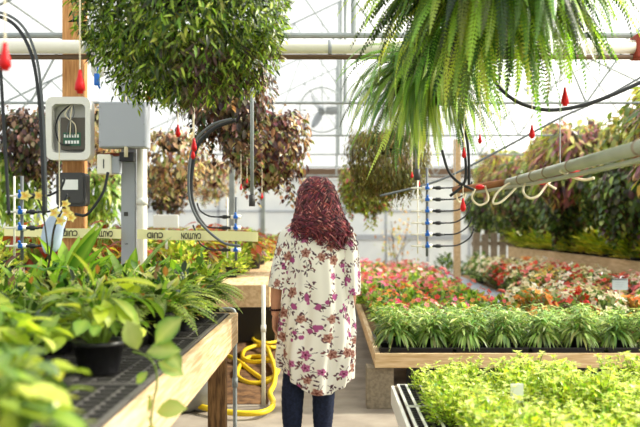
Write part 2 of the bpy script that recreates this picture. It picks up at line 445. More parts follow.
# posts
t = thing('wooden_post', 'square tan wooden post rising behind the white pipe', 'post', (P(75,0,5.75)[0],5.75,0))
MB().box(-.07,.07,-.07,.07,0,4.3,.006).obj('post_body', 'pine_z', t)
xg = P(130,0,5.75)[0]
t = thing('steel_column', 'grey square steel column behind the flat grey box', 'column', (xg,5.75,0))
MB().box(-.052,.052,-.052,.052,0,2.72,.008).obj('column_body', 'grey_box', t)
b = MB().box(-.09,.09,-.09,.09,0,.015); b.obj('base_plate', 'grey_box', t)
b = MB().box(-.03,-.0,-.054,-.05,1.42,1.45); b.box(-.02,.0,-.056,-.05,1.22,1.225); b.obj('slot', 'dark_box', t)
t = thing('white_standpipe', 'tall white plastic pipe beside the grey steel column', 'pipe', (P(142,0,5.7)[0],5.7,0))
MB().tube([(0,0,0),(0,0,2.55)], .036, 14).obj('pipe_body', 'pvc', t, True)
for z in (.4,1.5,2.2): MB().tube([(0,0,z),(0,0,z+.05)], .042, 14).obj('pipe_clamp', 'white_paint', t, True)
# glass lamp near the pipe with blue clip
c = P(98,66,5.45)
t = thing('glass_lamp', 'small white lantern lamp hanging under the white pipe beside the wooden post', 'lamp', c)
MB().lathe([(.01,.08),(.03,.07),(.045,.03),(.05,-.03),(.035,-.07),(.01,-.08)], n=16).obj('lamp_shade', 'white_paint', t, True)
MB().tube([(0,0,.07),(0,0,.12)], .02, 10).obj('cap', 'dark_plastic', t, True)
c = P(97,78,5.35)
b = MB(); b.box(-.018,.018,-.01,.01,-.05,.03,.004); b.tube([(0,0,.02),(.01,0,.1)], .004, 6); b.tube([(0,0,-.03),(.02,0,-.07)],.006,6)
o = b.obj('valve_clip', 'blue', None, True, c); tag(o, 'blue plastic clip hanging next to the wooden post', 'clip')

# electrical enclosures --------------------------------------------------------
def rrect(x0,x1,z0,z1,r,n=5):
    pts = []
    for cx,cz,a0 in ((x1-r,z1-r,0),(x0+r,z1-r,90),(x0+r,z0+r,180),(x1-r,z0+r,270)):
        for k in range(n+1):
            a = math.radians(a0+90*k/n); pts.append((cx+r*math.cos(a), cz+r*math.sin(a)))
    return pts
Yf = 5.66
def W(px): return px/F*Yf
c = P(72.5,130,Yf)
t = thing('control_box', 'open white electrical enclosure with circuit board on the wooden post', 'electrical box', c)
out = rrect(-W(22),W(22),-W(31),W(31),W(7)); inn = rrect(-W(16),W(17),-W(24),W(24),W(5)); n = len(out)
v = [(p[0],-.10,p[1]) for p in out]+[(p[0],-.10,p[1]) for p in inn]+[(p[0],0,p[1]) for p in out]+[(p[0],-.02,p[1]) for p in inn]
f = []
for i in range(n):
    j = (i+1)%n; f += [(i,j,n+j,n+i),(2*n+i,2*n+j,j,i),(n+i,n+j,3*n+j,3*n+i)]
f.append(tuple(2*n+i for i in range(n)))
MB()._add(v,f).obj('housing', 'white_paint', t)
MB().box(-W(8),W(18),-.085,-.02,-W(21),W(11),.005).obj('control_panel', 'panel_grey', t)
b = MB().box(-W(5),W(12),-.09,-.084,-W(17),-W(4)); cb = b.obj('circuit_board', 'circuit', t)
b = MB()
for i in range(6): b.box(-W(4)+i*W(2.6),-W(2.6)+i*W(2.6),-.098,-.089,-W(9),-W(6))
b.obj('terminal_block', 'paper', cb); b = MB()
for i in range(5): b.box(-W(3)+i*W(2.9),-W(1)+i*W(2.9),-.096,-.089,-W(15),-W(12))
b.obj('terminal_block', 'paper', cb)
for k in range(4):
    q = smooth_path([(W(2+k*1.5),-.06,W(28)),(W(6-k*3),-.10,W(14)),(W(1+k*2),-.105,W(4)),(W(-1+k*3),-.1,-W(7))],6)
    MB().tube(q, .0035, 6).obj('wire', 'cord' if k%2 else 'grey_tube', t, True)
q = smooth_path([(W(4),-.05,W(26)),(-W(8),-.07,W(16)),(-W(13),-.08,W(2)),(-W(9),-.08,-W(14)),(W(2),-.1,-W(16))],6)
MB().tube(q, .006, 6).obj('wire', 'rubber', t, True)
c = P(76,189.5,Yf)
t = thing('meter_box', 'dark grey rounded box with white sticker low on the wooden post', 'electrical box', c)
MB().prism(rrect(-W(15),W(14),-W(17),W(16),W(4)), 'y', -.1, .0).obj('housing', 'dark_box', t)
MB().prism(rrect(-W(12.5),W(12),-W(14),W(13),W(3)), 'y', -.112, -.1).obj('lid', 'dark_box', t)
MB().box(-W(8),W(7),-.115,-.111,-W(1),W(9)).obj('sticker', 'paper', t)
c = P(127,126.5,Yf-.02)
t = thing('junction_box', 'flat light grey metal box mounted on the steel column', 'electrical box', c)
MB().box(-W(24),W(23),-.11,.02,-W(22.5),W(22.5),.008).obj('housing', 'grey_box', t)
MB().box(-W(23),W(22),-.118,-.108,-W(21.5),W(21.5),.004).obj('lid', 'grey_box', t)
for x in (-W(22),W(21)):
    for z in (-W(17),0,W(17)): MB().tube([(x,-.122,z),(x,-.116,z)], .006, 8).obj('screw', 'steel', t)
c = P(109.5,165,Yf-.03)
t = thing('outlet_box', 'small cream outlet box below the flat grey box', 'electrical box', c)
MB().box(-W(10),W(4),-.07,.02,-W(10),W(10),.01).obj('housing', 'pvc', t)
MB().box(W(4),W(12),-.05,.02,-W(9),W(8),.006).obj('side_cover', 'grey_box', t)
MB().box(-W(3.5),-W(2.5),-.074,-.068,-W(4),W(5)).obj('switch', 'dark_box', t)
b = MB().box(-W(5),W(22),-.0,.02,W(9),W(12)); b.obj('mounting_bar', 'redbrown', t)
c = P(126,153,Yf-.12)
t = thing('grease_tube', 'pale plastic tube with dark bracket hanging over the grey box', 'tube', c)
MB().tube([(0,0,-W(4)),(0,0,W(10)),(0,0,W(14)),(0,0,W(160))], [.014,.014,.004,.004], 8).obj('tube_body', 'cord', t, True)
MB().box(-W(7),W(7),.01,.08,-W(8),W(1),.004).obj('bracket', 'dark_plastic', t)

# caution tape -----------------------------------------------------------------
def tape(name, label, pts, Ys, words):
    Y = Ys[0]; a = [P(x,y,d) for (x,y),d in zip(pts,Ys)]
    yat = lambda px: np.interp(px,[p[0] for p in pts],Ys)
    t = thing(name, label, 'tape', a[0]); v=[]; f=[]
    base = a[0]; n = 24; h = .034
    A = smooth_path([q-base for q in a], n//max(1,len(a)-1)); 
    for i,q in enumerate(A):
        yy = .004*math.sin(i*.8)
        v += [(q[0],q[1]+yy,q[2]-h),(q[0],q[1]+yy+.006,q[2]+h)]
    # give the strip a thin body
    k = len(v); v += [(x,y+.0012,z) for x,y,z in v]
    for i in range(len(A)-1): f += [(2*i,2*i+2,2*i+3,2*i+1),(k+2*i+1,k+2*i+3,k+2*i+2,k+2*i),(2*i,2*i+2,k+2*i+2,k+2*i)]
    MB()._add(v,f).obj('strip', 'tape', t)
    for (px,py,txt,wd) in words:
        c = P(px,py,yat(px)-.012)-base
        cu = bpy.data.curves.new('lettering','FONT'); cu.body = txt; cu.size = .056; cu.align_x='CENTER'; cu.align_y='CENTER'; cu.extrude = .0006; cu.offset = .0012
        tmp = bpy.data.objects.new('lettering_source', cu); COL.link(tmp); bpy.context.view_layer.update()
        me = bpy.data.meshes.new_from_object(tmp.evaluated_get(bpy.context.evaluated_depsgraph_get())); bpy.data.objects.remove(tmp)
        me.materials.clear(); me.materials.append(MATS['ink']); o = link('lettering', me, t)
        o.location = c; o.rotation_euler = (PI/2,PI,0); o.scale = (wd,1,1)
    return t
tape('caution_tape', 'yellow CAUTION tape stretched between the wooden post and the steel column', [(4,231),(62,233),(95,233.2),(121,234)], [5.65]*4, [(70,233,'CUID',.80),(102,233.5,'CAUTION',.60)])
tape('caution_tape', 'yellow CAUTION tape running from the steel column to the hose valves', [(137,234),(165,235),(200,235.5),(235,236),(258,237)], [5.63]*5, [(155,235,'CUID',.85),(191,235.6,'CAUTION',.56)])

# red drip weights ---------------------------------------------------------------
def weight(px, py, Y, hgt, label, lean=0, ln=None, group=None):
    c = P(px,py,Y); r = hgt/F*Y
    t = thing('drip_weight', label, 'drip emitter', c, 0, group)
    MB().lathe([(.001,r*.55),(r*.08,r*.5),(r*.11,r*.25),(r*.21,-r*.1),(r*.23,-r*.36),(r*.15,-r*.38),(r*.14,-r*.5),(.001,-r*.51)], n=12).obj('weight_body', 'red', t, True)
    L = (ln if ln is not None and ln < .2 else (2.75 if ln is None else 3.3)-c[2])
    MB().tube([(0,0,r*.55),(lean*L*.4,0,L*.6),(lean*L,0,L)], .0035 if Y < 4 else .0028, 5).obj('feed_line', 'cord', t)
    return t
for (px,py,Y,h,lab,ln) in [
    (5,57,2.5,27,'blurred red drip weight at the top left edge in front of the pipe',1.2),
    (80,82,3.6,23,'red drip weight hanging in front of the wooden post',.9),
    (148,95,4.6,13,'red drip weight under the leafy green basket above the grey box',None),
    (178,131,4.7,12,'red drip weight alone on a thin line just right of the grey box',None),
    (194,145,4.9,13,'upper of two red drip weights beside the black hose arc',None),
    (193,154,4.95,10,'lower of two red drip weights beside the black hose arc',None),
    (241,187,7.2,6,'tiny red drip weight under the burgundy basket by its grey rod',.8),
    (247,181,7.4,5,'tiniest red drip weight beneath the burgundy basket nearest its grey rod',.8),
    (262,196,7.6,6,'tiny red drip weight below the burgundy basket close to the woman',.9),
    (532,132,4.2,13,'red drip weight centred beneath the big fern on a bare line',None),
    (565,97,4.0,18,'large red drip weight among the right tips of the big fern',None),
    (480,139,4.6,9,'red drip weight hanging clear just left of the big fern fringe',None),
    (464,153,4.6,10,'red drip weight threaded on the black hoses above the pipe end',None),
    (463,205,5.0,13,'red drip weight dangling beneath the tip of the grey pipe',.12),
    (412,175,6.6,6,'tiny red drip weight at the foot of the grey rod under the ferns',.8),
    (419,184,6.8,5,'tiny red drip weight next to the valve column and below the ferns',.9)]:
    weight(px,py,Y,h,lab,0,ln)
for k,(px,py) in enumerate([(389,187),(397,191),(405,183),(395,196),(384,193)]):
    weight(px,py,8.2,5,'tiny red drip weight in the cluster under the olive hanging plant',0,.7,'drip weights under the olive plant')

# hoses ---------------------------------------------------------------------------
def hose(name, label, pts, Y, r, m, cat='hose', Y2=None):
    n = len(pts); q = [P(x,y,Y+((Y2-Y)*i/(n-1) if Y2 else 0)) for i,(x,y) in enumerate(pts)]
    o = MB().tube(smooth_path([p-q[0] for p in q],8), r, 8).obj(name, m, None, True, q[0]); tag(o, label, cat); return o
hose('drip_hose','black hose curving down past the left side of the wooden post',[(-12,14),(8,20),(22,34),(33,60),(39,100),(42,150),(44,215)],3.9,.0085,'rubber')
hose('drip_hose','grey companion hose beside the black hose left of the wooden post',[(-12,10),(10,16),(26,31),(37,60),(42,100),(45,150),(46,212)],3.95,.007,'grey_tube')
hose('drip_hose','upright black tube at the far left edge of the greenhouse',[(0,60),(3,110),(6,160),(9,215)],3.6,.008,'rubber')
hose('drip_hose','thick black hose arching up between the drip weights and burgundy basket',[(236,120),(215,128),(198,145),(192,170),(191,195),(197,215),(206,228)],5.4,.014,'rubber')
hose('drip_hose','thin grey tube following the black hose arc',[(232,119),(212,125),(195,142),(189,170),(190,200),(200,222),(222,242),(240,246)],5.3,.009,'grey_tube')
hose('drip_hose','black hose sweeping in a long curve under the big fern to the right edge',[(488,68),(500,88),(520,103),(548,110),(580,106),(612,95),(650,78)],4.4,.011,'rubber')
hose('drip_hose','thin black line crossing the trusses beneath the big fern',[(380,196),(440,180),(500,150),(560,118),(600,100),(650,72)],7.0,.010,'grey_tube')
for k,(a,l) in enumerate([([(457,110),(463,140),(466,170),(463,185),(450,196)],'outer'),([(460,112),(467,140),(469,165),(469,185)],'middle'),([(442,150),(448,170),(458,182),(474,190)],'loose')]):
    hose('drip_hose',l+' black hose dropping to the tip of the grey pipe',a,5.1,.009,'rubber')
hose('drip_hose','black hose drooping from the dark grey meter box',[(108,172),(104,190),(96,204),(86,215),(75,214)],5.5,.010,'rubber')

# hanging rods
for px,y0,y1,Y,l in ((252,100,202,5.6,'thin grey rod hanging beside the burgundy basket'),(417,112,176,5.6,'thin grey rod hanging beneath the lower fern')):
    c = P(px,y1,Y); t = thing('hanging_rod', l, 'rod', c)
    MB().tube([(0,0,0),(0,0,2.7-c[2])], .013, 8).obj('rod', 'galv', t, True)
    MB().tube([(0,0,-.03),(0,0,.05)], .022, 8).obj('end_fitting', 'dark_box', t, True)
for px,Y,l in ((232,9.5,'slim grey post standing behind the burgundy basket, nearer the white pipe'),(263,12,'slim grey post standing beyond the burgundy basket close to the woman')):
    b = MB().box(-.03,.03,-.03,.03,0,2.7); o = b.obj('support_post','galv',None,False,(P(px,0,Y)[0],Y,0)); tag(o,l,'post')
b = MB().box(-.05,.05,-.05,.05,0,2.7,.005); o = b.obj('wooden_post','warm_board',None,False,(P(457,0,12.5)[0],12.5,0)); tag(o,'slim wooden post behind the valve hoses at the right','post')

# valve manifolds ----------------------------------------------------------------
def manifold(px, ys, Y, label, side=1, reach=26, rise=18, fade=1):
    c = P(px, ys[-1], Y); t = thing('valve_manifold', label, 'irrigation valves', c)
    top = P(px, ys[0]-20, Y)-c; s = Y/F
    MB().tube([(0,0,-.08),(0,0,top[2])], .010, 8).obj('riser_pipe', 'grey_tube', t, True)
    MB().tube([(-9*s,0.02,-.06),(-9*s,0.02,top[2])], .006, 6).obj('riser_pipe', 'pvc', t, True)
    for i, y in enumerate(ys):
        z = P(px,y,Y)[2]-c[2]
        va = MB().tube([(-5*s,-.01,z),(5*s,-.01,z)], .016, 8).obj('valve', 'pvc', t, True)
        b = MB().tube([(-2.2*s,-.02,z),(2.2*s,-.02,z)], .014, 8); b.tube([(0,-.02,z),(0,-.045,z+.03)], .008, 6); b.obj('valve_handle', 'blue', va, True)
        MB().tube([(-16*s,-.0,z),(-5*s,-.01,z)], .007, 6).obj('feed_line', 'pvc', t, True)
        MB().tube([(5*s*side,-.01,z),(8*s*side,-.01,z),(9*s*side,-.01,z),(13*s*side,-.01,z),(14*s*side,-.01,z),(17*s*side,-.01,z)], [.009,.009,.015,.015,.008,.008], 8).obj('fitting', 'rubber', t, True)
        k = reach+ (i%3)*2
        q = smooth_path([(17*s*side,-.01,z),((17+k*.45)*s*side,-.01,z+1*s),((17+k*.85)*s*side,0,z+(rise*.45)*s),((17+k)*s*side,0,z+rise*s)],6)
        MB().tube(q, .0065, 6).obj('hose', 'rubber', t, True)
    return t
manifold(427,[188,199.5,211,223,234.5,246],6.2,'column of blue irrigation valves with black hoses right of the woman')
manifold(236,[217,228,239,250],6.0,'blue irrigation valves where the caution tape ends by the woman',-1,22,14)
manifold(22,[196,212,228,246],4.6,'blurred irrigation valves behind the yellow orchid at far left')
o = MB().tube(smooth_path([(-.12,0,.02),(-.06,0,0),(0,0,.01)],4),.01,6)

# long grey pipe at right
A = P(652,144,3.05); B = P(508,183,5.4); Cc = P(455,190,6.1)
t = thing('long_pipe', 'long grey-green pipe reaching in from the right with wooden end', 'pipe', A)
B_ = B-A; C_ = Cc-A; A0 = -B_/np.linalg.norm(B_)*.6
MB().tube([A0,B_], .030, 16).obj('pipe_body', 'pipe_green', t, True)
MB().tube([B_-(C_-B_)*.02,C_], [.027,.027], 12).obj('wooden_end', 'end_wood', t, True)
for k in (.05,.42,.60,.72,.85,.99): q = B_*k; d = B_/np.linalg.norm(B_)*.008; MB().tube([q-d,q+d], .0335, 16).obj('pipe_joint', 'grey_wood', t, True)
low = np.array([0,.02,-.048])
MB().tube(smooth_path([A0+low*1.1,B_*.5+low,B_*.9+low*.7,B_+(C_-B_)*.5+low*.7,C_+low*.3],6), .012, 10).obj('lower_line', 'pipe_green', t, True)
for x in (3.05,): pass
for k in (.0,.5): q = B_*k; MB().tube([q+(0,0,.03),q+np.array([0,0,3.9-(A[2]+q[2])])], .003, 5).obj('hanger_wire', 'steel', t)
MB().tube([C_+(0,0,0),C_+np.array([0,0,3.9-Cc[2]])], .003, 5).obj('hanger_wire', 'steel', t)
def loop(name,label,pts,Y,red=None,g=None):
    q0 = P(*pts[0],Y); t = thing(name,label,'cord loop',q0)
    q = [P(x,y,Y+.03*math.sin(i*1.3))-q0 for i,(x,y) in enumerate(pts)]
    MB().tube(smooth_path(q,7), .0075, 7).obj('cord', 'cord', t, True)
    if red:
        c = P(*red,Y)-q0
        MB().ell(c,(.035,.02,.018),10,6).obj('clip','red',t,True)
loop('tubing_loop','cream tubing loop with red clip nearest under the long grey pipe',[(560,171),(572,177),(584,180),(594,178)],4.1,(577,174))
loop('tubing_loop','round cream tubing loop with red clip in the middle of the long pipe',[(534,180),(526,183),(523,191),(529,198),(538,196),(545,187),(552,180),(548,184),(556,189)],4.9,(541,182))
loop('tubing_loop','large slanting cream tubing loop left of the round one',[(522,180),(508,184),(497,193),(493,203),(501,202),(512,192),(521,181)],5.2)
loop('tubing_loop','small cream tubing loop with red clip below the wooden pipe end',[(485,186),(488,200),(479,205),(472,198),(475,189)],5.6,(480,187))
loop('tubing_loop','short cream tubing loop at the very tip of the pipe',[(466,190),(464,198),(459,202),(456,194),(458,190)],6.0)
# round fan
c = P(322,110,16)
t = thing('circulation_fan','round white ceiling fan far back above the woman','fan',c)
b = MB()
for k in range(9): 
    R = .05+.05*k; b.tube([(R*math.cos(a),0,R*math.sin(a)) for a in np.linspace(0,2*PI,25)], .004 if k<8 else .016, 5, False)
for k in range(12): a = 2*PI*k/12; b.tube([(0,0,0),(.45*math.cos(a),0,.45*math.sin(a))], .004, 4)
b.obj('guard','galv',t)
for k in range(3):
    a = 2*PI*k/3; M = np.array(Matrix.Rotation(a,3,'Y')) @ np.array(Matrix.Rotation(.5,3,'X'))
    MB().ell(M@np.array([.2,0,0])+np.array([0,.08,0]),(.2,.008,.09),12,6,M).obj('blade','grey_box',t,True)
MB().tube([(0,.02,0),(0,.25,0)], .08, 14).obj('motor','grey_box',t,True)
MB().tube([(0,.15,.08),(0,.15,roofz(0)-c[2]-.1)], .012, 6).obj('hanger_wire','galv',t)

# ================================================================== BENCHES
def legs(t, pts, z, w, m='old_wood'):
    for x, y in pts: MB().box(x-w/2,x+w/2,y-w/2,y+w/2,0,z,.004).obj('leg', m, t)
# near-left bench
t = thing('left_bench','long pine bench at left with black mesh top and big leafy plants','bench',(-1.6,3.0,0))
def rel(b, dx, dy):
    b.v = [(x-dx,y-dy,z) for x,y,z in b.v]; return b
b = MB().box(-.625,-.585,.6,5.08,.61,.80,.004); rel(b,-1.6,3.0).obj('side_board','pine',t)
b = MB().box(-2.62,-2.58,.6,5.08,.61,.80,.004); rel(b,-1.6,3.0).obj('side_board','pine',t)
b = MB().box(-2.58,-.625,5.04,5.08,.61,.80,.004); rel(b,-1.6,3.0).obj('end_board','pine_x',t)
b = MB()
for y in np.arange(1.0,5.0,.65): b.box(-2.58,-.625,y-.02,y+.02,.64,.74)
rel(b,-1.6,3.0).obj('cross_joist','grey_wood',t)
for x in (-.70,-2.5): 
    for y in (1.0,4.98): MB().box(x+1.6-.055,x+1.6+.055,y-3-.045,y-3+.045,0,.74,.005).obj('leg','old_wood',t)
b = MB().box(-2.58,-.63,.6,5.03,.742,.752); rel(b,-1.6,3.0).obj('bench_top','tray_black',t)
# black mesh flats lying on the bench
def mesh_flat():
    L, Wd, h = .54, .28, .052
    b = MB()
    b.box(0,L,0,.012,0,h); b.box(0,L,Wd-.012,Wd,0,h); b.box(0,.012,.012,Wd-.012,0,h); b.box(L-.012,L,.012,Wd-.012,0,h)
    for i in range(1,9): x = L*i/9; b.box(x-.004,x+.004,.012,Wd-.012,.012,h-.004)
    for j in range(1,4): y = Wd*j/4; b.box(.012,L-.012,y-.005,y+.005,.012,h-.006)
    return b
def rim():
    b = MB(); L, Wd, h = .54, .28, .052
    b.box(-.008,L+.008,-.008,0,h-.006,h+.002); b.box(-.008,L+.008,Wd,Wd+.008,h-.006,h+.002); b.box(-.008,0,0,Wd,h-.006,h+.002); b.box(L,L+.008,0,Wd,h-.006,h+.002)
    return b
fl0 = thing('mesh_flat','black mesh carrying flat on the edge of the left bench','tray',(0,0,-50))
mesh_flat().obj('tray_body','tray_sunlit',fl0); rim().obj('rim','tray_sunlit',fl0); MB().box(.012,.528,.012,.268,0,.008).obj('tray_floor','tray_black',fl0)
ordn = ['nearest','second','third','fourth','fifth','sixth','seventh','eighth','ninth','tenth']
k = 0
for y in np.arange(4.46,1.3,-.56):
    for xi, x in enumerate((-.64,-.94)):
        lab = 'black mesh flat %s the left bench edge, %s from the far end' % ('along' if xi==0 else 'one row in from', ['first','second','third','fourth','fifth','sixth','seventh'][k])
        o = fl0 if (k==0 and xi==0) else dup(fl0,(0,0,0))
        o.location = (x,y,.752); o.rotation_euler = (0,0,PI/2); o['label'] = lab; o['group'] = 'mesh flats on the left bench'
    k += 1
# grey riser pipes
c = P(235,310,5.2)
o = MB().tube(smooth_path([(-.10,.02,.0),(-.03,0,.005),(0,0,-.03),(0,0,-.2),(0,0,-c[2]+.0)],6),.0135,10).obj('riser_pipe','galv',None,True,c); tag(o,'thin grey conduit bending down off the left bench corner','pipe')
b = MB().tube([(0,0,0),(0,0,.06)],.019,10); b.obj('coupling','galv',o,True,(0,0,-.5))
c = P(263.5,285,6.0)
o = MB().tube([(0,0,0),(0,0,-c[2])],.016,10).obj('riser_pipe','pvc',None,True,c); tag(o,'thin white pipe standing before the second bench corner in the hose coils','pipe')
MB().tube([(0,0,0),(0,0,.05)],.021,10).obj('coupling','pvc',o,True,(0,0,-.35))
# second left bench
t = thing('second_bench','wooden bench beyond the white pipe holding red-leaved plants','bench',(-1.5,10,0))
b = MB().box(-.50,-.46,6.14,14,.73,.90,.004); rel(b,-1.5,10).obj('side_board','pine',t)
b = MB().box(-2.6,-.46,6.10,6.14,.73,.90,.004); rel(b,-1.5,10).obj('end_board','warm_board',t)
b = MB().box(-2.6,-.505,6.145,14,.86,.885); rel(b,-1.5,10).obj('bench_top','pine',t)
for x in (-1.05,-2.5):
    for y in (6.3,10,13.8): MB().box(x+1.45,x+1.55,y-10-.05,y-10+.05,0,.86,.004).obj('leg','old_wood',t)
b = MB().box(-2.45,-.62,9.0,9.03,0.01,.86); rel(b,-1.5,10).obj('shade_sheet','black_plastic',t)  # black sheet added to stand for the shade beneath this bench
# far-left bench
t = thing('far_left_bench','pale bench against the left wall with yellow-green plants','bench',(-4.0,10,0))
b = MB().box(-4.9,-3.1,6.6,15,.72,.9,.005); rel(b,-4,10).obj('bench_top','grey_wood',t)
legs(t,[(x,y) for x in (-.8,.8) for y in (-3.2,0,4.5)],.72,.09)
# middle right bench
t = thing('flower_bench','wide low wooden bench packed with flowers on the right','bench',(2.9,10.5,0))
ZB = .42
b = MB().box(.33,3.86,5.86,5.90,.31,.415,.004); rel(b,2.9,10.5).obj('front_board','pine_x',t)
b = MB().box(.33,.37,5.90,15.5,.31,.415,.004); rel(b,2.9,10.5).obj('side_board','pine',t)
b = MB().box(.375,3.86,5.905,15.5,.37,.40); rel(b,2.9,10.5).obj('bench_top','old_wood',t)
for x,y in [(.50,7.05),(.5,9.5),(2.6,7.0),(3.7,6.1)]: MB().box(x-2.95,x-2.85,y-10.55,y-10.45,0,.37,.004).obj('leg','old_wood',t)
b0 = thing('concrete_block','upright grey-brown concrete block holding up the flower bench corner','block',(.37,5.98,0))
b = MB(); b.box(-.10,.10,-.08,.0,0,.305,.004); b.obj('block_body','block',b0); MB().box(-.10,.10,.0,.09,.0,.305,.004).obj('block_web','block',b0)
o = dup(b0,(2.5,6.3,0),0,1,'concrete block under the flower bench behind the seedlings'); 
b = MB().box(.0,3.1,0,.02,0,.36); o = b.obj('shade_panel','black_plastic',None,False,(.62,6.5,.0)); tag(o,'black panel standing in for the shade under the flower bench','shade panel')  # dark panel added in place of the shade below the bench
# black trays at the front edge of the flower bench
t0 = thing('black_tray','black shallow plant tray along the flower bench front','tray',(0,0,-50))
b = MB(); b.box(0,.53,0,.01,0,.05); b.box(0,.53,.27,.28,0,.05); b.box(0,.01,.01,.27,0,.05); b.box(.52,.53,.01,.27,0,.05); b.box(.01,.52,.01,.27,0,.01); b.obj('tray_body','tray_black',t0)
MB().box(-.01,.54,-.012,0,.044,.052).obj('rim','dark_plastic',t0); MB().box(-.01,.54,.28,.292,.044,.052).obj('rim','dark_plastic',t0)
pos = ['first','second','third','fourth','fifth','sixth','seventh','eighth']
for i in range(6):
    o = t0 if i == 0 else dup(t0,(0,0,0)); o.location = (.375+i*.56,5.905,.40); o['label'] = 'black tray under the strappy plants on the flower bench front, %s from the aisle' % pos[i]; o['group']='trays along the flower bench front'
t1 = dup(t0,(.375+.27,6.28,.40),PI/2,1,'black tray turned lengthwise on the flower bench aisle edge, behind the corner tray','trays on the bench aisle edge')
# grey mat strip
b = MB().box(1.50,2.44,8.0,15.4,.401,.407); o = b.obj('grey_mat','fabric_mat'); tag(o,'smooth blue-grey mat strip lying bare between the flower beds','mat')
# near right bench with seedling trays
t = thing('seedling_bench','low bench with pale rim carrying the nearest bright green seedlings','bench',(1.9,3.4,0))
b = MB().box(.355,.375,1.6,4.66,.31,.42,.003); rel(b,1.9,3.4).obj('side_board','white_paint',t)
b = MB().box(.375,3.3,4.64,4.66,.31,.42,.003); rel(b,1.9,3.4).obj('end_board','grey_wood',t)
b = MB().box(.378,3.3,1.6,4.635,.36,.38); rel(b,1.9,3.4).obj('bench_top','old_wood',t)
legs(t,[(-1.4,1.0),(-1.4,-1.5),(1.3,1.0),(1.3,-1.5)],.36,.09)
def cell_tray():
    b = MB(); b.box(0,.28,0,.53,0,.006)
    for i in range(8): x=.28*i/7; b.box(x-.005,x+.005,0,.53,.006,.05)
    for j in range(13): y=.53*j/12; b.box(0,.28,y-.005,y+.005,.006,.049)
    return b
ct = thing('cell_tray','black seedling cell tray with white rim','tray',(0,0,-50))
cell_tray().obj('tray_body','tray_black',ct)
b = MB(); b.box(-.012,0,-.01,.54,.042,.054); b.box(.28,.292,-.01,.54,.042,.054); b.box(0,.28,-.01,-.004,.042,.054); b.box(0,.28,.534,.54,.042,.054)
for i in range(1,7,2): x=.28*i/7; b.box(x-.007,x+.007,0,.53,.05,.053)
b.obj('rim','white_paint',ct)
b = MB()
for i in range(7):
    for j in range(12): b.box(.28*i/7+.006,.28*(i+1)/7-.006,.53*j/12+.006,.53*(j+1)/12-.006,.006,.036)
b.obj('potting_soil','potting',ct)
n=0
for i in range(6):
    for j in range(4):
        o = ct if (i==0 and j==0) else dup(ct,(0,0,0)); o.location = (.40+i*.32, 4.09-j*.57, .381)
        if i == 0: o['label'] = 'seedling cell tray showing its pale rim on the aisle edge, %s from the back' % pos[j]; o['group']='cell trays on the aisle edge'
        else: o['label']='seedling cell tray buried under bright green seedlings'; o['group']='cell trays under the seedlings'
# right side bench
t = thing('side_bench','raised wooden bench along the right wall with yellow-green plants','bench',(4.5,13,0))
b = MB().box(3.92,3.96,7.5,17.6,.68,.90,.004); rel(b,4.5,13).obj('side_board','warm_board',t)
b = MB().box(3.96,5.3,7.5,17.6,.74,.775); rel(b,4.5,13).obj('bench_top','old_wood',t)
legs(t,[(-.5,y) for y in (-5.2,-2.6,0,2.4,4.4)]+[(.7,y) for y in (-5.2,0,4.4)],.74,.09)
t = thing('slat_fence','pale grey vertical-board fence panel at the far end behind the flower beds','fence',(3.9,18.2,0))
for i in range(7): MB().box(-.65+i*.2,-.65+i*.2+.16,-.01,.015,.1,1.2 - .03*(i%2)).obj('board','grey_wood',t)
MB().box(-.68,.72,.016,.06,.9,1.0).obj('rail','grey_wood',t); MB().box(-.68,.72,.016,.06,.3,.4).obj('rail','grey_wood',t)
for x in (-.6,.65): MB().box(x-.04,x+.04,.061,.14,0,1.15).obj('post','grey_wood',t)
# plant label sign
c = P(620,285,7.2)
t = thing('plant_sign','small pale grey sign on a stake among the flowers at right','sign',c)
b = MB().prism(rrect(-.07,.07,-.045,.055,.012),'y',-.004,.004); b.obj('sign_plate','tag_grey',t)
MB().box(-.075,.06,-.008,-.0045,.045,.052).obj('top_edge','dark_box',t)
b = MB(); 
for k in range(3): b.box(-.045,.04-.01*k,-.006,-.0042,.02-k*.018,.023-k*.018)
b.obj('printed_line','grey_box',t)
MB().tube([(0,.01,-.045),(0,.01,-c[2]+.43)],.004,6).obj('stake','white_paint',t)
c = P(517,390,3.8)
o = MB().box(-.03,.03,-.002,.002,-.06,.03).obj('plant_tag','paper',None,False,c); tag(o,'white plastic plant tag poking up in the bright green seedlings','plant tag'); 
MB().box(-.006,.006,-.002,.002,-.16,-.06).obj('stake','paper',o)
# white sign behind tape
c = P(166,221,7.0)
o = MB().box(-.11,.11,-.01,.01,-.06,.055,.004).obj('card_sign','paper',None,False,c); tag(o,'white blank card standing among red leaves above the caution tape','sign'); MB().box(-.01,.01,.011,.02,-.42,.0).obj('stake','paper',o)

# ================================================================== FLOOR THINGS
def fp(px,py,z=.02): 
    Y = (HC-z)*F/(py-226); return np.array([(px-330)/F*Y,Y,z])
def fhose(name,label,pts,r,m):
    q = [fp(x,y,.045+ (z if z else 0)) for x,y,z in [(p+(0,))[:3] for p in pts]]
    o = MB().tube(smooth_path([p-q[0] for p in q],8),r,8).obj(name,m,None,True,q[0]); tag(o,label,'hose'); return o
fhose('garden_hose','bright yellow garden hose lying in messy coils on the soil strip',
  [(205,345,.02),(222,353,.03),(238,361,.01),(252,372),(264,379),(274,376,.02),(277,366,.03),(268,358,.02),(250,357),(241,364),(237,375),(246,382),(260,383),(272,379,.03),(278,368,.05),(270,361,.05),(253,362,.03),(243,358,.03),(245,350,.02),(256,346,.02),(266,347,.04),(271,358,.06),(275,371,.06),(274,384,.03),(270,393),(273,402),(270,409),(258,413),(235,413),(210,409),(186,402),(160,392),(140,388)],.021,'hose_yellow')
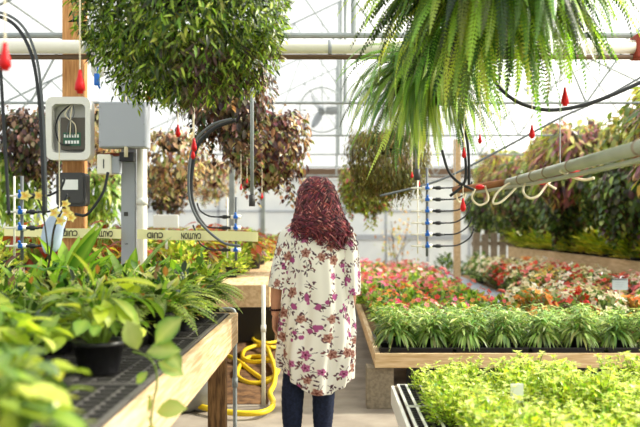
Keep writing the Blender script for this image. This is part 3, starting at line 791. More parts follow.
fhose('garden_hose','smaller yellow hose coil further back beside the white pipe',
  [(258,329),(250,331),(249,336,.02),(256,341,.03),(268,343,.03),(278,341),(284,336,.02),(281,331),(270,329),(258,333,.04),(253,338,.04),(258,343,.03),(270,347,.04),(279,346),(290,338)],.019,'hose_yellow')
v=[];f=[]
nA,nB=18,12
for i in range(nB+1):
    for j in range(nA):
        a=2*PI*j/nA; t_=PI*i/nB; q=1+.13*math.sin(3*a+i)+.08*math.sin(7*a+2*i)
        v.append((.15*q*math.sin(t_)**.6*math.cos(a)*(1 if t_<PI/2 else 1.15),.11*q*math.sin(t_)**.6*math.sin(a),.15+.15*math.cos(t_)*(1+.08*math.sin(5*a))))
for i in range(nB):
    for j in range(nA): f.append((i*nA+j,(i+1)*nA+j,(i+1)*nA+(j+1)%nA,i*nA+(j+1)%nA))
c = fp(194,411,0)
o = MB()._add(v,f).obj('plastic_sack','sack',None,True,c); o.rotation_euler=(0,0,.4); o.scale=(1.25,1.1,1.15); tag(o,'crumpled grey sack on the floor under the left bench','sack')
c = fp(385,150+226-13,0)

# ================================================================== PLANTS
G_Y = [(.80,.86,.30),(.72,.82,.24),(.62,.76,.20),(.86,.90,.42)]
G_M = [(.42,.62,.20),(.34,.55,.18),(.52,.70,.24),(.27,.45,.16)]
G_D = [(.22,.38,.15),(.16,.29,.12),(.30,.45,.18)]
ZT = .42
def scatter(protos, spots, label, cat_unused=None, group=None, first=None):
    """spots: (x,y,z,scale); label may be a function of index"""
    for i, s in enumerate(spots):
        pr = protos[i % len(protos)] if len(s) < 5 else protos[s[4]]
        lab = label(i) if callable(label) else label
        if not pr.get('used'):
            o = pr['o']; pr['used'] = True; o.location = s[:3]; o.rotation_euler = (0,0,random.random()*6.28); o.scale = (s[3],)*3; o['label'] = lab
            if group: o['group'] = group
        else: dup(pr['o'], s[:3], random.random()*6.28, s[3], lab, group)
# seedlings: bright yellow-green
SEED = []
for k in range(6):
    fb = dome(300,.105,.15,.03,L_SMALL,.026,[(.82,.90,.34),(.70,.84,.28),(.56,.72,.24),(.90,.94,.52),(.42,.58,.2)],inner=.25,up=.35,w=[4,4,3,2,1.4],jit=.08)
    for q in range(14):
        a=RS.rand()*6.28; r=.1*RS.rand()**.5; c0=np.array([r*math.cos(a),r*math.sin(a),.10+.10*RS.rand()]); n=6; th=np.arange(n)*2*PI/n+RS.rand()*3; tl=RS.normal(0,.35,2)
        fb.tubes([(c0[0]*.3,c0[1]*.3,0),c0],.0018,(.62,.72,.34),3)
        fb.add(L_SMALL,np.tile(c0,(n,1)),np.stack([np.cos(th),np.sin(th),.45+tl[0]*np.cos(th)+tl[1]*np.sin(th)+RS.normal(0,.2,n)],1),UP,.028*(.7+.6*RS.rand(n)),pal(n,[(.84,.90,.42),(.74,.84,.36),(.92,.95,.66)],.05))
    SEED.append({'o':plant('seedling','bright yellow-green leafy seedling in the nearest trays','seedling',fb.mesh('foliage',LEAF),None,None)})
sp = []
for y in np.arange(4.52,2.75,-.155):
    for x in np.arange(.50,2.25,.155):
        if (x-.1)/y*F+330 > 655: continue
        if x < .60 and y < 3.7: continue
        mound = 1.0+.17*math.sin(x*7.1+y*3)+.13*math.sin(x*13+y*9.3+1)
        sp.append((x+random.uniform(-.035,.035)+ (.04 if x<.6 else 0), y+random.uniform(-.035,.035), .415, mound*random.uniform(.85,1.05), random.randrange(6)))
scatter(SEED, sp, 'bright yellow-green leafy seedling in the nearest low bench', group='bright seedlings on the near right bench')
# strappy plants (front of flower bench)
STR = []
L_LIN = leaf_t(4,.10,.05,.75,.45)
for k in range(5):
    fb = FB()
    for q in range(20):
        a=RS.rand()*6.28; r=.15*RS.rand()**.6; top=.13+.20*RS.rand()*(1-.3*r/.15)
        n=int(top*55); t_=np.linspace(.25,1,n)[:,None]
        pth=np.concatenate([t_*r*math.cos(a),t_*r*math.sin(a),.07+t_*top],1); th=np.arange(n)*2.4+a
        c=pal(1,[(.54,.68,.38),(.42,.57,.30),(.70,.79,.52),(.82,.87,.70)],.05)[0]
        fb.tubes([pth[0],pth[n//2],pth[-1]],.002,(.55,.62,.38),3)
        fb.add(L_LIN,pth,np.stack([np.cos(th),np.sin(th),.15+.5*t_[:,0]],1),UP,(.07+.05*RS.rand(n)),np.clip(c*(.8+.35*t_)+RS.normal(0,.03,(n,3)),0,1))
    K=70; a=RS.rand(K)*6.28
    fb.add(L_LIN,np.stack([np.cos(a)*.08,np.sin(a)*.08,.11+.05*RS.rand(K)],1),np.stack([np.cos(a),np.sin(a),.3*RS.rand(K)-.25],1),UP,.12,pal(K,[(.52,.64,.34),(.68,.76,.50),(.40,.52,.26)],.06))
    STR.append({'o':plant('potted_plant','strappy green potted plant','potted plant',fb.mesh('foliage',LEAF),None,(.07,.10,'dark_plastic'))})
sp=[];labs=[]
cols_=['first','second','third','fourth','fifth','sixth','seventh','eighth','ninth','tenth','eleventh']
for r,y in enumerate((6.06,6.36,6.66)):
    for i in range(8 if r<2 else 7):
        x=.50+i*.275+(.13 if r==1 else 0)
        sp.append((x+random.uniform(-.02,.02),y+random.uniform(-.02,.02),.412 if r==0 else .405,random.uniform(.85,1.0)*(1,.92,.82)[r]))
        labs.append('strappy green potted plant in the %s row of the flower bench, %s from the aisle'%(['front','second','third'][r],cols_[i]))
scatter(STR,sp,lambda i:labs[i],group='strappy potted plants at the flower bench front')
# dusty white-green low leaves between (right part)
DST=[]
for k in range(3):
    fb=dome(220,.16,.17,.08,L_OVAL,.06,[(.60,.72,.46),(.46,.60,.34),(.80,.86,.68),(.34,.50,.24)],jit=.06)
    DST.append({'o':plant('potted_plant','pale grey-green bushy potted plant','potted plant',fb.mesh('foliage',LEAF),None,(.07,.11,'dark_plastic'))})
sp=[]
for y in (6.96,7.26,7.56,7.9):
    for x in np.arange(1.25 if y<7.5 else 1.5,3.4 if y<7 else 1.75,.29):
        sp.append((x+random.uniform(-.04,.04),y,.401,random.uniform(.7,.8)))
scatter(DST,sp,'pale grey-green bushy plant in the band between strappy plants and begonias',group='pale green plants mid flower bench')
# impatiens
IMP=[]
icol={'coral pink':[(.97,.52,.58),(.98,.68,.72),(.95,.42,.48)],'magenta':[(.90,.32,.58),(.95,.50,.70)],'orange':[(.97,.60,.28),(.98,.70,.42),(.94,.50,.28)],'red':[(.92,.32,.32),(.95,.44,.42)],'pale pink':[(.98,.80,.82),(.99,.90,.88),(.96,.68,.74)]}
for nme,c in icol.items():
    for v_ in range(2):
        fb=dome(230,.17,.19,.09,L_OVAL,.06,[(.62,.76,.34),(.46,.62,.27),(.78,.86,.46),(.30,.44,.18)],jit=.08)
        stems(fb,8,.12,.2,.08,(.55,.62,.3))
        fl=blossoms(15 if nme!='orange' else 9,.17,.21,.10,.056,c)
        IMP.append({'o':plant('flowering_plant',nme+' flowering plant','flower',fb.mesh('foliage',LEAF),fl.mesh('blossoms',PETAL,False),(.065,.11,'dark_plastic')),'n':nme})
names=[p['n'] for p in IMP]
by={}
for y in np.arange(6.98,14.2,.33):
    for x in np.arange(.53,(1.8 if y<7.9 else 1.42),.29):
        if y<7.3 and x>1.2: continue
        pr = {'orange':3 if y<9 else .6,'coral pink':.8 if y<8.5 else 3,'magenta':1.3,'red':.5,'pale pink':.5 if y<9 else 1.6}
        nme = random.choices(list(pr),list(pr.values()))[0]
        by.setdefault(nme,[]).append((x+random.uniform(-.05,.05),y+random.uniform(-.05,.05),.401,random.uniform(.9,1.15)*(1 if y<8 else 1.12)))
for nme,sp in by.items():
    scatter([p for p in IMP if p['n']==nme],sp,nme+' flowering plant in the bed just right of the woman',group=nme+' flowers in the left bed of the flower bench')
# begonias
BEG=[]
bcol={'red':([(.80,.22,.20),(.88,.36,.30)],[(.42,.24,.19),(.38,.42,.22),(.50,.32,.24),(.5,.58,.32)]),'white':([(.95,.94,.86),(.92,.92,.78)],[(.46,.58,.32),(.70,.77,.54),(.32,.42,.22)]),'rose pink':([(.90,.46,.48),(.95,.66,.64)],[(.40,.46,.24),(.46,.28,.20)]),'orange':([(.95,.55,.28),(.96,.68,.36)],[(.44,.52,.22),(.56,.40,.22)]),'yellow':([(.93,.86,.42),(.90,.82,.55)],[(.52,.62,.25),(.40,.50,.2)])}
for nme,(c,l) in bcol.items():
    for v_ in range(2):
        fb=dome(200,.18,.21,.09,L_OVAL,.065,l,jit=.07); fl=blossoms(32,.18,.22,.10,.068,c,FL4,.2)
        BEG.append({'o':plant('flowering_plant',nme+' begonia','flower',fb.mesh('foliage',LEAF),fl.mesh('blossoms',PETAL,False),(.065,.11,'dark_plastic')),'n':nme})
by={}
for y in np.arange(7.28,14.2,.33):
    for x in np.arange(1.88 if y<8.1 else 2.56,3.75,.31):
        if (x-.2)/y*F+330 > 655: continue
        pr={'red':1.7,'white':3.4,'rose pink':1.2,'orange':1.0 if x>3.2 else .4,'yellow':.9 if x>3.3 else .3}
        nme=random.choices(list(pr),list(pr.values()))[0]
        by.setdefault(nme,[]).append((x+random.uniform(-.05,.05),y+random.uniform(-.05,.05),.401,random.uniform(.95,1.2)*(1.1 if y>9 else 1)))
for y in np.arange(8.3,14,.36):
    if y > 9.4 and random.random()<.0: continue
for nme,sp in by.items():
    scatter([p for p in BEG if p['n']==nme],sp,nme+' flowering begonia in the right bed beyond the grey mat',group=nme+' begonias in the right bed of the flower bench')
# side bench yellow-green plants
SB=[]
for k in range(3):
    fb=FB(); K=130; a=RS.rand(K)*2*PI; el=.35+RS.rand(K)*1.1
    f=np.stack([np.cos(a)*np.cos(el),np.sin(a)*np.cos(el),np.sin(el)],1)
    fb.add(L_BLADE if k==1 else L_NARROW,np.stack([np.cos(a)*.07,np.sin(a)*.07,.1+RS.rand(K)*.12],1),f,UP,.15+.15*RS.rand(K),pal(K,[(.78,.84,.24),(.66,.76,.22),(.86,.80,.30),(.48,.62,.2)],.06))
    SB.append({'o':plant('potted_plant','yellow-green potted plant','potted plant',fb.mesh('foliage',LEAF),None,(.09,.13,'dark_plastic'))})
sp=[];labs=[]
for i,y in enumerate(np.arange(8.2,17.4,.38)):
    for j,x in enumerate((4.08,4.42,4.8)):
        sp.append((x+random.uniform(-.04,.04),y+random.uniform(-.05,.05),.776,random.uniform(1.1,1.4)))
scatter(SB,sp,'yellow-green leafy plant on the raised bench under the right hanging baskets',group='yellow-green plants on the side bench')

# ---- left bench plants
ZL = .806
# nearest blurred large leaves (variegated pothos)
def broad(K, R, H, size, cols, mcol, w=None, hang=0, T=None, stem=True):
    fb=FB()
    for i in range(K):
        a=RS.rand()*2*PI; q=R*(.15+.85*RS.rand()**.7); h=H*(.35+.75*RS.rand())*(1-.35*(q/R)**2)
        tip=np.array([q*math.cos(a),q*math.sin(a),.1+h]); s=size*(.65+.6*RS.rand())
        if stem: fb.tubes(smooth_path([(0.02*math.cos(a),.02*math.sin(a),.08),(tip[0]*.5,tip[1]*.5,.1+h*.75),tip],4),.003,(.58,.70,.30),5)
        d=np.array([[math.cos(a)+RS.normal(0,.3),math.sin(a)+RS.normal(0,.3),-.15+RS.normal(0,.35)-hang]])
        c=pal(1,cols,.05,w)
        fb.add(T or L_BROAD,tip[None],d,UP+RS.normal(0,.25,3)[None],s,c,(c*.6+np.array(mcol)*.4))
    return fb
POTH=[]
for k in range(3):
    fb=broad(64,.21,.24,.115,[(.70,.80,.26),(.50,.68,.22),(.84,.88,.44),(.34,.52,.20),(.26,.42,.22)],(.85,.88,.35),[3,3,2,2,1])
    POTH.append({'o':plant('leafy_plant','variegated broad-leaf plant','potted plant',fb.mesh('foliage',LEAF),None,(.085,.13,'black_plastic'))})
sp=[(-.745,1.80,ZL,.74),(-.71,1.60,ZL,.74),(-.98,1.95,ZL,.66),(-1.32,2.3,ZL,1.05),(-.77,1.36,ZL,.62),(-1.05,2.35,ZL,.95),(-1.36,2.72,ZL,1.0),(-1.75,2.95,ZL,1.0)]
L=['nearest the camera by the bench edge','in the bottom left corner','with its leaves over the mesh by the bench edge','at the left photo border','with few leaves closest to the lens','very close and heavily blurred','behind the blurred ones','against the left border further back']
scatter(POTH,sp,lambda i:'blurred variegated pothos, '+L[i],group='variegated pothos in the foreground')
# central bright plant in black pot
fb=broad(46,.20,.22,.11,[(.74,.84,.24),(.62,.77,.22),(.46,.66,.22),(.84,.90,.40)],(.86,.90,.45),[3,3,2,1.5],T=leaf_t(5,.30,.16,.4,.32))
fb.add(leaf_t(5,.24,.16,.3,.32),np.array([[.02,-.05,.33],[-.02,-.05,.30],[.0,-.06,.32],[.05,-.03,.28]]),np.array([[1,-.1,.25],[-1,-.2,.2],[-.25,-.1,1],[.8,-.4,-.3]]),UP,[.21,.18,.15,.14],np.array([[.80,.88,.26],[.78,.87,.24],[.80,.86,.28],[.60,.78,.25]]),(.88,.92,.5))
pl=plant('leafy_plant','bright lime broad-leaf plant in a wide black pot on the mesh edge','potted plant',fb.mesh('foliage',LEAF),None,(.095,.12,'black_plastic'))
pl.location=(-.86,2.98,ZL)
fb=broad(60,.19,.2,.085,[(.34,.52,.18),(.50,.68,.25),(.74,.84,.36),(.18,.30,.12)],(.6,.74,.4))
pl2=plant('leafy_plant','darker green broad-leaf plant left of the lime one','potted plant',fb.mesh('foliage',LEAF),None,(.09,.12,'black_plastic')); pl2.location=(-1.18,3.1,ZL)
dup(pl2,(-1.6,3.25,ZL),1.3,1.1,'green broad-leaf plant two places left of the lime one'); dup(pl2,(-1.98,3.5,ZL),2.6,1.1,'green broad-leaf plant at the left border beneath the orchid')
# trailing pothos over the board
fb=FB()
path=smooth_path([P(133,352,2.75),P(146,356,2.62),P(155,366,2.6),P(157,385,2.6),P(153,402,2.6),P(151,425,2.6)],5); o0=path[0].copy()
fb.tubes([p-o0 for p in path],.0035,(.55,.66,.3),5)
lv=[(146,353,1,.3,.11),(156,345,.6,.9,.12),(158,362,1,-.3,.09),(164,350,.7,-.5,.08),(151,395,-.6,-1,.07),(156,412,.8,.3,.10),(151,418,-.8,-.1,.11),(150,424,.3,-1,.09),(138,350,-.2,.8,.1),(148,372,-.8,-.6,.05)]
for px,py,dx,dz,s in lv:
    c=P(px,py,2.58)-o0; fb.add(L_BROAD,c[None],np.array([[dx,-.35,dz]]),np.array([0,-.8,.6]),s,pal(1,[(.44,.62,.24),(.66,.78,.42),(.54,.70,.28)],.04),(.74,.80,.5))
o=link('trailing_vine',fb.mesh('trailing_vine',LEAF)); o.location=o0; tag(o,'variegated pothos runner trailing down over the left bench board','vine')
# ferny whitish plants along the edge
FERN=[]
FR=[frond_t(70,-20,18,.16,.03),frond_t(50,-45,18,.16,.03),frond_t(30,-50,18,.16,.03)]
for k in range(4):
    fb=FB()
    for T in FR:
        K=9; a=RS.rand(K)*2*PI; fb.add(T,np.tile([0,0,.13],(K,1))+RS.normal(0,.012,(K,3)),np.stack([np.cos(a),np.sin(a),0*a],1),UP,.20+.09*RS.rand(K),pal(K,[(.52,.70,.24),(.76,.86,.38),(.30,.46,.16)] if k<3 else [(.80,.86,.70),(.66,.76,.5)],.05),(.76,.84,.5))
    K=170; d=rdir(K); d[:,2]=np.abs(d[:,2]); o_=d*np.array([.13,.13,.20])*(.5+.5*RS.rand(K,1)); o_[:,2]+=.09
    fb.add(L_OVAL if k%2 else L_NARROW,o_,d+rdir(K)*.5,UP,.035+.04*RS.rand(K),pal(K,[(.62,.78,.26),(.84,.88,.46),(.92,.94,.76),(.34,.50,.18),(.70,.50,.28),(.16,.27,.10)],.07,[3,3,2,3,.5,3]))
    FERN.append({'o':plant('leafy_plant','lacy green plant','potted plant',fb.mesh('foliage',LEAF),None,(.055,.125,'black_plastic'))})
sp=[];labs=[]
for r,x in enumerate((-.78,-.98,-1.19,-1.42,-1.68,-1.95,-2.25)):
    for i,y in enumerate(np.arange(4.88,3.30 if r<1 else 3.45,-.235)):
        if r==0 and y<3.7: continue
        sp.append((x+random.uniform(-.03,.03),y+random.uniform(-.03,.03),ZL,random.uniform(.95,1.2)))
        labs.append('lacy light green plant on left bench, %s row in, %s from far end'%(cols_[r],cols_[i]))
scatter(FERN,sp,lambda i:labs[i],group='lacy green plants on the left bench')
# upright blades
BL=[]
for k in range(2):
    fb=FB(); K=16; a=RS.rand(K)*2*PI; el=.75+RS.rand(K)*.7
    fb.add(leaf_t(6,.11,.07,.35,.42),np.tile([0,0,.1],(K,1)),np.stack([np.cos(a)*np.cos(el),np.sin(a)*np.cos(el),np.sin(el)],1),UP,.26+.16*RS.rand(K),pal(K,[(.48,.72,.18),(.62,.80,.24),(.36,.60,.18)],.05),(.7,.84,.4))
    BL.append({'o':plant('leafy_plant','upright bladed plant','potted plant',fb.mesh('foliage',LEAF),None,(.07,.125,'black_plastic'))})
sp=[(P(68,0,4.3)[0],4.3,ZL,1.2),(P(30,0,3.9)[0],3.9,ZL,.85),(P(128,0,4.3)[0],4.3,ZL,1.05),(P(205,0,4.95)[0],4.92,ZL,.8)]
L=['in front of the caution tape wording','at the left border below the orchid','just left of the steel column foot','at the far bench corner by the yellow leaves']
scatter(BL,sp,lambda i:'plant with upright pointed blades '+L[i],group='bladed plants on the left bench')
# yellow orchid
c=P(45,262,3.95); t=thing('orchid','pale yellow orchid on a dark leaning stem at far left','flower',c)
fb=FB(); fb.tubes(smooth_path([(0,0,-.12),(.03,0,.05),(.05,0,.18),(.12,0,.32)],5),.006,(.25,.22,.12),5); fb.tubes(smooth_path([(.02,0,0),(.0,0,.18),(-.03,0,.30),(-.09,0,.33)],5),.004,(.3,.3,.15),5)
fb.add(L_BROAD,np.array([[0,0,-.05],[0,0,-.05],[0,0,-.05]]),np.array([[1,0,.4],[-1,.2,.5],[.3,-1,.5]]),UP,.16,pal(3,[(.35,.55,.2)],.03)); link('stem_and_leaves',fb.mesh('stem_and_leaves',LEAF),t)
for (px,py,s) in [(26,196,.065),(40,196,.065),(55,213,.06),(67,213,.065),(61,221,.06),(66,204,.05),(72,218,.05)]:
    q=P(px,py,3.92)-c; f2=FB(); 
    f2.add(flower_t(5,.62,.3),q[None],np.array([[.1,-1,.25]]),UP,s*.8,np.array([.97,.95,.66]),(.95,.84,.45)); f2.add(flower_t(3,.35,.6),q[None]+np.array([[0,-.012,0]]),np.array([[.1,-1,.1]]),UP,s,np.array([.95,.86,.5]),(.88,.66,.3)); link('blossom',f2.mesh('blossom',PETAL,False),t)
# blue-white plastic bag by orchid
c=P(54,232,4.3)
v2=[(x*.8,y*.5,z*1.1) for x,y,z in v] if False else None
b=MB(); 
vv=[];ff=[]
for i in range(13):
    for j in range(16):
        a=2*PI*j/16;t_=PI*i/12;q=1+.2*math.sin(3*a+i*.7)+.1*math.sin(8*a)
        vv.append((.055*q*math.sin(t_)**.7*math.cos(a)+.03*math.cos(t_),.04*q*math.sin(t_)*math.sin(a),.12*math.cos(t_)))
for i in range(12):
    for j in range(16): ff.append((i*16+j,(i+1)*16+j,(i+1)*16+(j+1)%16,i*16+(j+1)%16))
mat('bag',(.74,.80,.90),.35,noise=.2,nscale=10)
o=b._add(vv,ff).obj('plastic_bag','bag',None,True,c); tag(o,'crumpled pale blue plastic bag hung beside the orchid','bag'); MB().tube([(0.03,0,.11),(.02,.02,.6)],.003,4).obj('string','cord',o)

# ---- second bench: red foliage
CRO=[]
for k in range(3):
    fb=broad(60,.22,.34,.15,[(.70,.22,.12),(.80,.34,.16),(.42,.34,.14),(.74,.76,.30),(.38,.46,.18),(.52,.18,.12)],(.80,.5,.25),[2,1.6,2,1.6,2,1.4],T=leaf_t(4,.2,.1,.35,.42))
    CRO.append({'o':plant('red_leaved_plant','red and green leaved plant','potted plant',fb.mesh('foliage',LEAF),None,(.08,.13,'dark_plastic'))})
YG=[]
for k in range(2):
    fb=dome(220,.2,.3,.1,L_OVAL,.075,[(.80,.86,.34),(.66,.78,.3),(.92,.93,.6),(.45,.6,.25)],jit=.06)
    YG.append({'o':plant('leafy_plant','yellow-green bushy plant','potted plant',fb.mesh('foliage',LEAF),None,(.08,.13,'dark_plastic'))})
sp=[];sp2=[]
for y in np.arange(6.75,13.6,.48):
    for j,x in enumerate(np.arange(-.85,-2.5,-.40)):
        if y<6.9 and j==0: continue
        s=(x+random.uniform(-.05,.05),y+random.uniform(-.06,.06),.886,random.uniform(.85,1.1)*(.8 if j==0 else 1))
        (sp2 if (random.random()<.28 or (j==0 and random.random()<.5)) else sp).append(s)
scatter(CRO,sp,'red and green leaved potted plant on the second bench behind the caution tape',group='red-leaved plants on the second bench')
scatter(YG,sp2,'yellow-green bushy plant between the red-leaved ones on the second bench',group='yellow-green plants on the second bench')
sp=[]
for y in np.arange(6.9,14.8,.5):
    for x in (-3.3,-3.75,-4.2,-4.65): sp.append((x+random.uniform(-.05,.05),y,.9,random.uniform(.8,1.15)))
o_=[{'o':dup(YG[0]['o'],(0,0,-50))},{'o':dup(YG[1]['o'],(0,0,-50))}]
scatter(o_,sp,'yellow-green plant on the bench along the left wall behind the caution tape',group='plants on the far left bench')
# small green shrubs at the back end of the flower bench
EV=[]
for k in range(2):
    fb=dome(420,.42,.55,.2,L_OVAL,.09,[(.30,.44,.18),(.40,.54,.24),(.22,.34,.14),(.55,.65,.34)],jit=.07)
    EV.append({'o':plant('shrub','dark green shrub','shrub',fb.mesh('foliage',LEAF),None,(.16,.25,'dark_plastic'))})
scatter(EV,[(2.4,16.2,0,1.1),(3.1,16.6,0,1.1),(1.5,16.6,0,.8),(.2,17.5,0,.9)],lambda i:'dark green potted shrub beyond the flower bench, '+['behind the grey mat','in front of the slat fence','behind the pink flowers','in line with the aisle end'][i],group='shrubs behind the flower bench')
# dry yellow-orange climber near valves
fb=FB();K=150;o_=RS.normal(0,1,(K,3))*np.array([.22,.15,.38]);o_[:,2]+=1.0
for i in range(9):
    fb.tubes(smooth_path([(0,0,.1),(RS.normal(0,.1),0,.5),(RS.normal(0,.2),RS.normal(0,.1),1.0+RS.rand()*.5)],4),.005,(.45,.32,.2),4)
fb.add(L_OVAL,o_,rdir(K),UP,.08,pal(K,[(.86,.66,.34),(.80,.56,.30),(.74,.76,.36),(.92,.82,.54)],.06))
pl=plant('dry_shrub','thin yellow and orange leaved shrub behind the blue valve column','shrub',fb.mesh('foliage',LEAF),None,(.12,.2,'dark_plastic')); pl.location=(P(402,0,14.5)[0],16.0,0)

# ================================================================== HANGING PLANTS
HOOK=3.4
def cf_big(o,c):
    # about half the leaves low on the right side blend to purple-brown
    k=np.clip((-o[:,2]-.20)/.12,0,1)*np.clip((o[:,0]+.1)/.2,0,1)*(RS.rand(len(o))<.5)
    return c*(1-k[:,None])+np.array([.36,.24,.26])*k[:,None]
mesh_=ball(16500,(.545,.48,.50),L_NARROW,.052,[(.46,.58,.22),(.58,.70,.27),(.28,.38,.15),(.74,.82,.38),(.18,.26,.10)],[3,3,3,2.0,3],trail=110,trail_len=.16,jit=.08,colfn=cf_big,inner=.45,down=.35).mesh('foliage',LEAF)
hanging('hanging_basket_plant','huge leafy green hanging plant at top left with thin trailing shoots',183,3,4.15,mesh_,HOOK)
burg=[(.34,.19,.22),(.52,.30,.32),(.74,.54,.50),(.48,.50,.32),(.90,.80,.74),(.26,.15,.19),(.62,.64,.40)]
m1=ball(2500,(.44,.40,.48),L_OVAL,.075,burg,[3,2.4,2.2,1.6,2.2,2.2,1],trail=22,trail_len=.3,inner=.4).mesh('foliage',LEAF)
m2=ball(1000,(.46,.42,.50),L_OVAL,.075,[(.90,.74,.68),(.76,.56,.54),(.50,.38,.36),(.95,.88,.84),(.58,.60,.42),(.34,.27,.28)],trail=22,trail_len=.3,inner=.35).mesh('foliage',LEAF)  # pale leaf tones paint in the haze and backlight of the distance
m3=ball(2000,(.42,.38,.44),L_OVAL,.07,[(.36,.28,.30),(.50,.38,.38),(.30,.34,.22),(.64,.52,.48),(.22,.16,.18)],trail=24,trail_len=.3,inner=.35).mesh('foliage',LEAF)
hanging('hanging_basket_plant','burgundy and green hanging plant just above left of the woman',266,136,8.0,m1,HOOK)
hanging('hanging_basket_plant','dark maroon hanging plant between black hose arc and burgundy plant',226,88,6.6,m3,HOOK,rz=1)
hanging('hanging_basket_plant','pink and brown hanging plant behind the drip weights right of the grey box',172,150,9.6,m2,HOOK)
hanging('hanging_basket_plant','dusky dark hanging plant left of the open white control box',32,132,8.4,m3,HOOK)
hanging('hanging_basket_plant','pinkish hanging plant behind the electrical boxes',102,126,9.4,m2,HOOK,rz=2)
hanging('hanging_basket_plant','dark purple hanging plant low between the grey box and hose arc',168,180,12.0,m3,HOOK,rz=2)
hanging('hanging_basket_plant','pale pink hanging plant far behind the black hose arc',212,172,15.0,m2,HOOK,rz=.5)
mg=ball(700,(.36,.34,.42),L_NARROW,.15,[(.56,.70,.32),(.72,.82,.44),(.42,.55,.26),(.84,.88,.6)],trail=20,trail_len=.3,inner=.4).mesh('foliage',LEAF)
hanging('hanging_basket_plant','bright green arching hanging plant at the left border under the dusky one',10,172,8.6,mg,HOOK)
hanging('hanging_basket_plant','bright green hanging plant peeking between post and outlet box',98,184,10.6,mg,HOOK,rz=2)
# olive moss-like plant
mo=ball(6500,(.42,.42,.42),L_NARROW,.055,[(.42,.40,.20),(.52,.50,.26),(.34,.36,.16),(.60,.58,.34),(.44,.34,.22)],trail=120,trail_len=.22,inner=.6,down=1.1,jit=.06).mesh('foliage',LEAF)
hanging('hanging_basket_plant','olive brown bushy hanging plant to the right above the woman',388,152,8.0,mo,HOOK)
mo2=ball(2200,(.38,.36,.42),L_OVAL,.07,[(.55,.62,.26),(.70,.74,.36),(.46,.40,.22),(.80,.42,.46)],[3,2,2,.7],trail=30,trail_len=.3).mesh('foliage',LEAF)
hanging('hanging_basket_plant','yellow-green hanging plant lower behind the olive one',366,182,11.5,mo2,HOOK)
# ferns
def fern(R, cols, counts, w=None, nrep=4):
    fb=FB(); specs=[(66,-78,40),(48,-84,40),(28,-88,42),(8,-88,42),(-18,-90,40),(-45,-90,36)]
    for (a0,a1,pr),K in zip(specs,counts):
        for rep in range(nrep):
            T=frond_t(a0+RS.uniform(-10,10),a1+RS.uniform(-4,22),pr,.066,.0125,.7+.7*RS.rand()); k=max(2,K//nrep)
            a=RS.rand(k)*2*PI
            fb.add(T,np.stack([.12*np.cos(a)*RS.rand(k),.12*np.sin(a)*RS.rand(k),.02+RS.normal(0,.04,k)],1),np.stack([np.cos(a),np.sin(a),0*a],1),np.stack([RS.normal(0,.14,k),RS.normal(0,.14,k),1+0*a],1),R*(.38+.72*RS.rand(k)**.8),pal(k,cols,.08,w))
    K=900; d=rdir(K); fb.add(L_NARROW,d*np.array([.2,.2,.2])*(.5+.5*RS.rand(K,1))*R/.7+np.array([0,0,.02]),d+np.array([0,0,-.6]),UP,.10,pal(K,[(.20,.32,.12),(.14,.22,.09)],.06))  # dark inner leaves paint the shade in the heart of the fern
    return fb.mesh('foliage',LEAF)
fc=[(.48,.63,.22),(.33,.48,.17),(.66,.79,.30),(.84,.90,.38),(.17,.28,.10)]
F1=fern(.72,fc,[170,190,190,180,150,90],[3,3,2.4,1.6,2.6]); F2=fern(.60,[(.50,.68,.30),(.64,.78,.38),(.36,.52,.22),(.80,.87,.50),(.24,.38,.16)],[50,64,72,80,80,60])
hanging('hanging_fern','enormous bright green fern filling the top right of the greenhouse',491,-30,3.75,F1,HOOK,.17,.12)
hanging('hanging_fern','second lighter fern hanging lower behind the enormous one',424,74,4.9,F2,HOOK,.16,.12)
# row of big baskets on the right, two tiers
up_c=[(.60,.64,.34),(.66,.40,.50),(.84,.72,.54),(.40,.48,.22),(.82,.78,.50),(.30,.20,.24),(.72,.76,.42)]
lo_c=[(.40,.50,.26),(.30,.40,.20),(.54,.62,.34),(.68,.72,.44),(.22,.28,.15),(.38,.28,.28)]
UPM=[ball(1900,(.74,.64,.60),[L_OVAL,L_NARROW,L_BROAD][k],[.13,.22,.12][k],up_c,[[3,.6,1.6,3,1.4,.8,3],[1,3.2,1.4,1.5,1,1.6,1.2],[2,1.0,2.2,2.5,2.6,.9,3]][k],trail=26,trail_len=.35,inner=.55,zt=.85).mesh('foliage',LEAF) for k in range(3)]
LOM=[ball(2300,(.66,.62,.58),[L_OVAL,L_BROAD][k],[.10,.09][k],lo_c,[[3,3,2,1.6,3,.5],[2,3,1,.8,3.2,1.8]][k],trail=50,trail_len=.35,inner=.5).mesh('foliage',LEAF) for k in range(2)]
ys=[8.2,9.5,10.9,12.4,13.9,15.5,17.2,19.0,20.9]
od=['nearest','second','third','fourth','fifth','sixth','seventh','eighth','farthest']
hues=['yellow-green','magenta spiky','mixed pink-green']
for i,y in enumerate(ys):
    k=(i+1)%3
    hanging('hanging_basket_plant','%s hanging plant, %s in the upper row along the right wall'%(hues[k],od[i]),0,0,0,UPM[k],3.9,.2,group='upper hanging baskets along the right wall',rz=i*1.3,loc=(4.2+.28*((i*7)%3-1),y,2.52+.13*((i*5)%3-1)))
for i,y in enumerate(ys):
    hanging('hanging_basket_plant','dark green trailing hanging plant, %s in the lower row along the right wall'%od[i],0,0,0,LOM[i%2],3.9,.2,group='lower hanging baskets along the right wall',rz=i*2.1,loc=(4.25-.2*(i%2),y+.65,1.86+.07*((i*4)%3-1)))
# bare pink-red spiky plant near right edge

